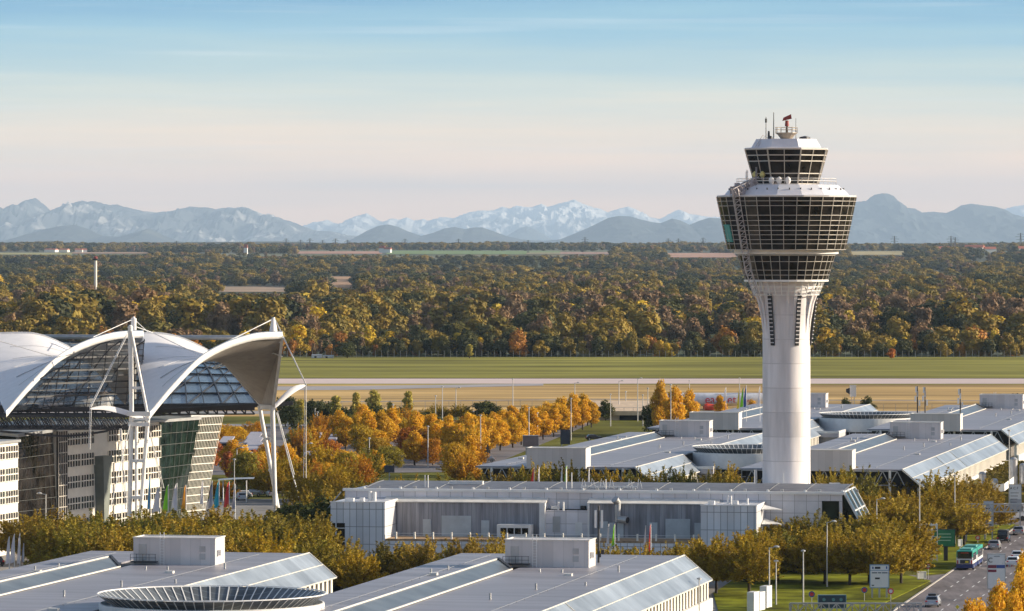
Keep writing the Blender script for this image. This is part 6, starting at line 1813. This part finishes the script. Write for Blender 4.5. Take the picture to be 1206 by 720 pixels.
# ---------------------------------------------------------------- aircraft on the apron beyond
AY = 1540.0
pl = empty('airliner', (Q(846, 470, AY).x, AY, 0), 0, 'white airliner with large red lettering parked behind the flags and golden trees', 'aircraft')
zc = Q(0, 470.5, AY).z
b = MB(); b.smooth = True
secs = [(-18.5, .15, -.4), (-17.8, .9, -.25), (-16.2, 1.6, -.08), (-14, 1.98, 0), (10, 1.98, 0), (14, 1.6, .35), (17.5, .9, .95), (19.2, .3, 1.3)]
n = 20; vs = []
for x, r, dz in secs:
    for i in range(n): a = 2 * math.pi * i / n; vs.append((x, math.cos(a) * r, zc + dz + math.sin(a) * r))
b.add(vs, [(k * n + i, (k + 1) * n + i, (k + 1) * n + (i + 1) % n, k * n + (i + 1) % n) for k in range(len(secs) - 1) for i in range(n)])
b.build('fuselage', mat('aircraft_white', (.70, .70, .73), .3), pl)
REDL = mat('red_lettering', (.62, .03, .05), .4)
text_obj('lettering', 'easyJet', 3.4, REDL, pl, (0.6, -2.02, zc - .1), extr=.02)
text_obj('lettering', '.com', 1.3, REDL, pl, (8.6, -2.02, zc - .3), extr=.02)
b = MB(); b.hexa([(-2.5, 1.6, zc - 1.4), (3.5, 1.6, zc - 1.4), (7.5, 16, zc - .6), (6.0, 16, zc - .6)], [(-2.5, 1.6, zc - .9), (3.5, 1.6, zc - .9), (7.5, 16, zc - .5), (6.0, 16, zc - .5)]); b.build('wing', STEELG, pl)
b = MB(); b.hexa([(3.5, -1.6, zc - 1.4), (-2.5, -1.6, zc - 1.4), (6.0, -16, zc - .6), (7.5, -16, zc - .6)], [(3.5, -1.6, zc - .9), (-2.5, -1.6, zc - .9), (6.0, -16, zc - .5), (7.5, -16, zc - .5)]); b.build('wing', STEELG, pl)
for s_ in (-1, 1):
    b = MB(); b.smooth = True; b.tube((-4.4, s_ * 5.8, zc - 2.2), (-3.6, s_ * 5.8, zc - 2.2), 1.05, 1.15, 18); b.tube((-3.6, s_ * 5.8, zc - 2.2), (-.8, s_ * 5.8, zc - 2.1), 1.15, .75, 18); b.build('engine', mat('engine_orange_red', (.70, .07, .03), .35), pl)
    b = MB(); b.tube((1.5, s_ * 3.6, .6), (1.5, s_ * 3.6, zc - 1.5), .14, .14, 8); b.tube((1.5, s_ * 3.6 - .3, .6), (1.5, s_ * 3.6 + .3, .6), .6, .6, 16); b.build('landing_gear', STEELD, pl)
b = MB(); b.tube((-13.4, 0, .45), (-13.4, 0, zc - 1.7), .12, .12, 8); b.tube((-13.4, -.25, .45), (-13.4, .25, .45), .45, .45, 16); b.build('nose_gear', STEELD, pl)
b = MB(); b.hexa([(12.8, -.15, zc + 1.5), (18.4, -.15, zc + 1.5), (18.4, .15, zc + 1.5), (12.8, .15, zc + 1.5)], [(17.2, -.1, zc + 7.2), (19.4, -.1, zc + 7.2), (19.4, .1, zc + 7.2), (17.2, .1, zc + 7.2)]); b.build('tail_fin', mat('fin_orange_red', (.70, .09, .03), .35), pl)
b = MB(); b.add([(-17.6, -.9, zc + .25), (-16.7, -1.35, zc + .35), (-16.5, -1.1, zc + .95), (-17.3, -.6, zc + .8)], [(0, 1, 2, 3)]); b.build('cockpit_window', CARG, pl)

# ---------------------------------------------------------------- highway bridge, airfield fences
b = MB(); a, c = P(711, 497), P(792, 497)
b.box(23, 49, 1446, 1447.2, 2.2, 4.4); b.box(23, 49, 1447, 1475, 2.0, 2.3)
b = MB(); b.hexa([(23, 1446, 1.9), (49, 1446, 1.9), (49, 1482, 1.9), (23, 1482, 1.9)], [(23, 1446, 2.3), (49, 1446, 2.3), (49, 1482, 4.6), (23, 1482, 4.6)]); br = empty('highway_bridge', (0, 0, 0), 0, 'beige sunlit highway bridge wall over the dark underpass', 'bridge')
b.build('bridge_deck', mat('bridge_beige', (.62, .47, .32), .7), br)
box_to('parapet', mat('bridge_beige', (.62, .47, .32), .7), br, (23, 49, 1445.6, 1445.98, 1.5, 2.7))
box_to('abutment', mat('bridge_beige', (.62, .47, .32), .7), br, (22.5, 30.5, 1447, 1474, 0, 1.9)); box_to('opening', DARK, br, (30.6, 47, 1448, 1449, 0, 1.9))
b = MB()
for k in range(10): x = 24 + k * 2.6; b.bar((x, 1445.8, 2.7), (x, 1445.8, 3.7), .08)
b.bar((23, 1445.8, 3.7), (49, 1445.8, 3.7), .08); b.build('railing', STEELG, br)
def fence(x0, x1, Y, n, h, label, r=.09, mesh=True):
    t = empty('airfield_fence', (x0, Y, 0), 0, label, 'fence', None)
    pm = MB(); pm.box(-r, r, -r, r, 0, h); p0 = pm.build('post', mat('fence_post', (.42, .40, .37), .6), t)
    for k in range(1, n):
        o = p0.copy(); COL.objects.link(o); o.parent = t; o.location = ((x1 - x0) * k / (n - 1), 0, 0)
    b = MB()
    for z in ((.1, h * .5, h - .1) if mesh else (h - .1,)): b.bar((0, .1, z), (x1 - x0, .1, z), .045)
    b.build('wire', STEELD, t)
fence(-235, -5, 2252, 84, 3.0, 'far perimeter fence before the wood, the part behind the tents')
fence(-5, 110, 2252, 42, 3.0, 'far perimeter fence before the wood, from the lone tree to the tower')
fence(125, 240, 2252, 42, 3.0, 'far perimeter fence before the wood, beyond the tower')
fence(-150, 45, 1520, 56, 3.4, 'slim posted fence between the highway and the dry grass', r=.05)
fence(88, 170, 1500, 24, 3.0, 'slim posted fence behind the airfield plant rooms', r=.05)
# small service buildings by the perimeter fence
for px0, px1, top, lb, m in ((367, 379, 417.5, 'little white service van shed at the perimeter fence', WHITE), (380, 393, 418.5, 'little pale service shed next to the white one', CREAM)):
    Y = 2242; x0 = (px0 - 603) * Y / FPX; x1 = (px1 - 603) * Y / FPX; h = Q(0, top, Y).z
    t = empty('service_shed', (x0, Y, 0), 0, lb, 'shed', 'sheds at the perimeter fence')
    box_to('wall', m, t, (0, x1 - x0, 0, 3, 0, h * .8)); b = MB(); b.hexa([(-.2, -.2, h * .8), (x1 - x0 + .2, -.2, h * .8), (x1 - x0 + .2, 3.2, h * .8), (-.2, 3.2, h * .8)], [(.2, 1.2, h), (x1 - x0 - .2, 1.2, h), (x1 - x0 - .2, 1.8, h), (.2, 1.8, h)]); b.build('roof', STEELG, t)
    box_to('door', STEELD, t, (1.2, 2.2, -.05, 0, 0, h * .55))

# ---------------------------------------------------------------- parking canopies
CAN = mat('canopy_grey', (.36, .35, .40), .6, var=.1)
for i, (x0, x1, py, Y, lb) in enumerate(((290, 305, 513.5, 1220, 'grey parking canopy roof topmost of the stacked three'), (287, 306, 519.5, 1175, 'grey parking canopy roof in the middle of the stacked three'), (287, 306, 525.5, 1130, 'grey parking canopy roof lowest of the stacked three'), (257, 271, 519, 1180, 'small grey parking canopy beside the orange crown'), (262, 316, 531, 1080, 'long grey parking canopy near the red maples'),
                                         (365, 376, 514, 1210, 'small grey canopy roof farthest behind the cables'), (350, 377, 526, 1120, 'grey canopy roof across the cables'), (357, 393, 534, 1075, 'long grey canopy roof with bright end beside the orange crowns'), (386, 396, 516, 1190, 'tiny grey canopy roof among orange crowns'))):
    a, c = Q(x0, py, Y), Q(x1, py, Y)
    t = empty('parking_canopy', (a.x, Y, 0), 0, lb, 'parking canopy', 'parking canopies')
    z = 3.0; b = MB(); b.hexa([(0, 0, z - .3), (c.x - a.x, 0, z - .3), (c.x - a.x, 22, z + .3), (0, 22, z + .3)], [(0, 0, z), (c.x - a.x, 0, z), (c.x - a.x, 22, z + .6), (0, 22, z + .6)]); b.build('roof', CAN, t)
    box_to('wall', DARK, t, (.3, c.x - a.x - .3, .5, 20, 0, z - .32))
    t.location.y = CAMH and (CAMH - z) * FPX / (py + 2 - HY); s_ = t.location.y / Y; t.location.x = (x0 - 603) * t.location.y / FPX
t = empty('bus_stop_canopy', Q(256, 563, 985), 0, 'thin curved white canopy roof beside the leaning lattice facade', 'canopy'); t.location.z = 0
b = MB(); b.smooth = True
A_ = [(x, 0, 4.4 - .006 * (x - 3) ** 2 + .05 * x) for x in range(0, 8)]; b.strip(A_, [(p[0], 5, p[2] + .1) for p in A_]); b.build('roof', STEELG, t)
for x in (1, 5.5):
    c = MB(); c.tube((x, 2, 0), (x, 2, 4.3), .12, .12, 8); c.build('column', WHITE, t)
for i, (px, py, Y, w_, h_) in enumerate(((288, 590, 850, 3, 1.2), (300, 587, 860, 4, 1.2), (325, 583, 870, 2.5, 1.2))):
    pass

# ---------------------------------------------------------------- far landmarks
def pylon(px, top, Y, label, base_py=None):
    x = (px - 603) * Y / FPX; z0 = gz(x, Y); h = CAMH - (top - HY) * Y / FPX - z0
    t = empty('power_pylon', (x, Y, z0), .3, label, 'power pylon', 'power pylons on the horizon')
    b = MB(); w_ = h * .07; r = .55 * Y / 12000
    for sx in (-1, 1):
        for sy in (-1, 1): b.bar((sx * w_, sy * w_, 0), (sx * w_ * .12, sy * w_ * .12, h), r)
    for k in range(7):
        f0, f1 = k / 7, (k + 1) / 7; a0, a1 = w_ * (1 - .88 * f0), w_ * (1 - .88 * f1)
        b.bar((-a0, -a0, h * f0), (a1, -a1, h * f1), r * .7); b.bar((a0, -a0, h * f0), (-a1, -a1, h * f1), r * .7)
    b.build('lattice_tower', STEELD, t)
    for f_, L_ in ((.62, .28), (.78, .34), (.92, .2)):
        b = MB(); b.bar((-h * L_, 0, h * f_), (h * L_, 0, h * f_), r * .9); b.bar((-h * L_, 0, h * f_), (0, 0, h * (f_ + .06)), r * .6); b.bar((h * L_, 0, h * f_), (0, 0, h * (f_ + .06)), r * .6); b.build('cross_arm', STEELD, t)
for i, (px, top, Y) in enumerate(((337, 281, 13500), (354, 282.5, 13800), (365, 281, 13300), (380, 283, 14000), (395, 281, 13500), (409, 282.5, 13900), (477, 281.5, 15000), (540, 281.5, 15000), (622, 283, 11500), (689, 279.5, 14000), (787, 281, 15000), (799, 281, 15000), (828, 280, 14500),
                                  (1053.5, 278, 13000), (1120, 278, 12500), (1125, 279.5, 12800), (1202, 274.5, 12500), (208, 284, 11500))):
    pylon(px, top, Y, 'thin lattice pylon on the hazy skyline, %s counting eastwards' % ordw(i + 1))
Y = 3900; c0 = Q(112.5, 303, Y)
t = empty('radar_tower', (c0.x, Y, 0), 0, 'distant cream tower with a red topped head above the wood', 'radar tower')
zt = Q(0, 307, Y).z; zb_ = Q(0, 306, Y).z
b = MB(); b.tube((0, 0, 0), (0, 0, zt), 1.15, 1.15, 12); b.build('shaft', CREAM, t)
b = MB(); b.lathe([(1.2, zt), (2.4, zt + .5), (2.5, zt + 1.4), (1.6, zt + 1.5)], 12); b.build('gallery', DARK, t)
b = MB(); b.lathe([(1.5, zt + 1.5), (1.6, zt + 2.7), (.6, zt + 3.2)], 12); b.build('red_cap', mat('muted_red', (.28, .04, .03), .6), t)
random.seed(31)
def house(px, Y, w_, h, m, roofm, label, dz=0):
    x = (px - 603) * Y / FPX; z0 = gz(x, Y) + dz
    t = empty('house', (x, Y, z0), random.uniform(-.4, .4), label, 'house', 'far houses in the fields')
    box_to('wall', m, t, (0, w_, 0, w_ * .7, 0, h)); b = MB(); b.hexa([(-.5, -.5, h), (w_ + .5, -.5, h), (w_ + .5, w_ * .7 + .5, h), (-.5, w_ * .7 + .5, h)], [(0, w_ * .33, h * 1.6), (w_, w_ * .33, h * 1.6), (w_, w_ * .37, h * 1.6), (0, w_ * .37, h * 1.6)]); b.build('roof', roofm, t)
RT = mat('roof_tile', (.36, .11, .06), .8)
HS = [(52, 11000, 26, 5, 'white long farmhouse in the far western meadow'), (69, 10900, 20, 5, 'red roofed farm barn in the far western meadow'), (88, 10800, 16, 5, 'small farmhouse in the far brown field'), (97, 10900, 10, 5, 'tiny white house in the far brown field'),
      (446, 10450, 12, 9, 'white twin house at the edge of the pink field'), (452, 10400, 14, 7, 'second white house beside the white twin house'), (287, 9900, 7, 12, 'little white chapel tower on the far slope'),
      (1106, 10200, 30, 9, 'far house between the skyline pylons'), (1135, 10600, 40, 10, 'far long house beyond the twin pylons'), (1200, 10300, 30, 9, 'far house below the last pylon'), (1160, 10400, 24, 8, 'far small house in the eastern scrub')]
for px, Y, w_, h, lb in HS: house(px, Y, w_, h, WHITE if 'white' in lb else CREAM, RT, lb, dz=3)

# ---------------------------------------------------------------- little things on the airfield
random.seed(66)
track = [tuple(P(x, y)[:2]) for x, y in ((300, 474), (700, 470), (1206, 472), (1206, 473.2), (700, 471.1), (300, 475.3))]
sheet('service_track', track, 0.06, mat('worn_track', (.30, .24, .18), .9, var=.3, scale=.1))

for i, (px, py, c_) in enumerate(((286, 590, CW), (297, 587, CW), (309, 585, CB), (322, 586, CW), (331, 583, CS), (405, 512, CW), (412, 516, CK), (300, 548, CS), (316, 549, CW), (690, 519, CK), (583, 545, CS))):
    car(rpos(px, py), random.choice((0.2, 1.6, -1.4)), c_, 'car parked on the street behind the dense tree bands, %s counting eastwards' % ordw(i + 1))
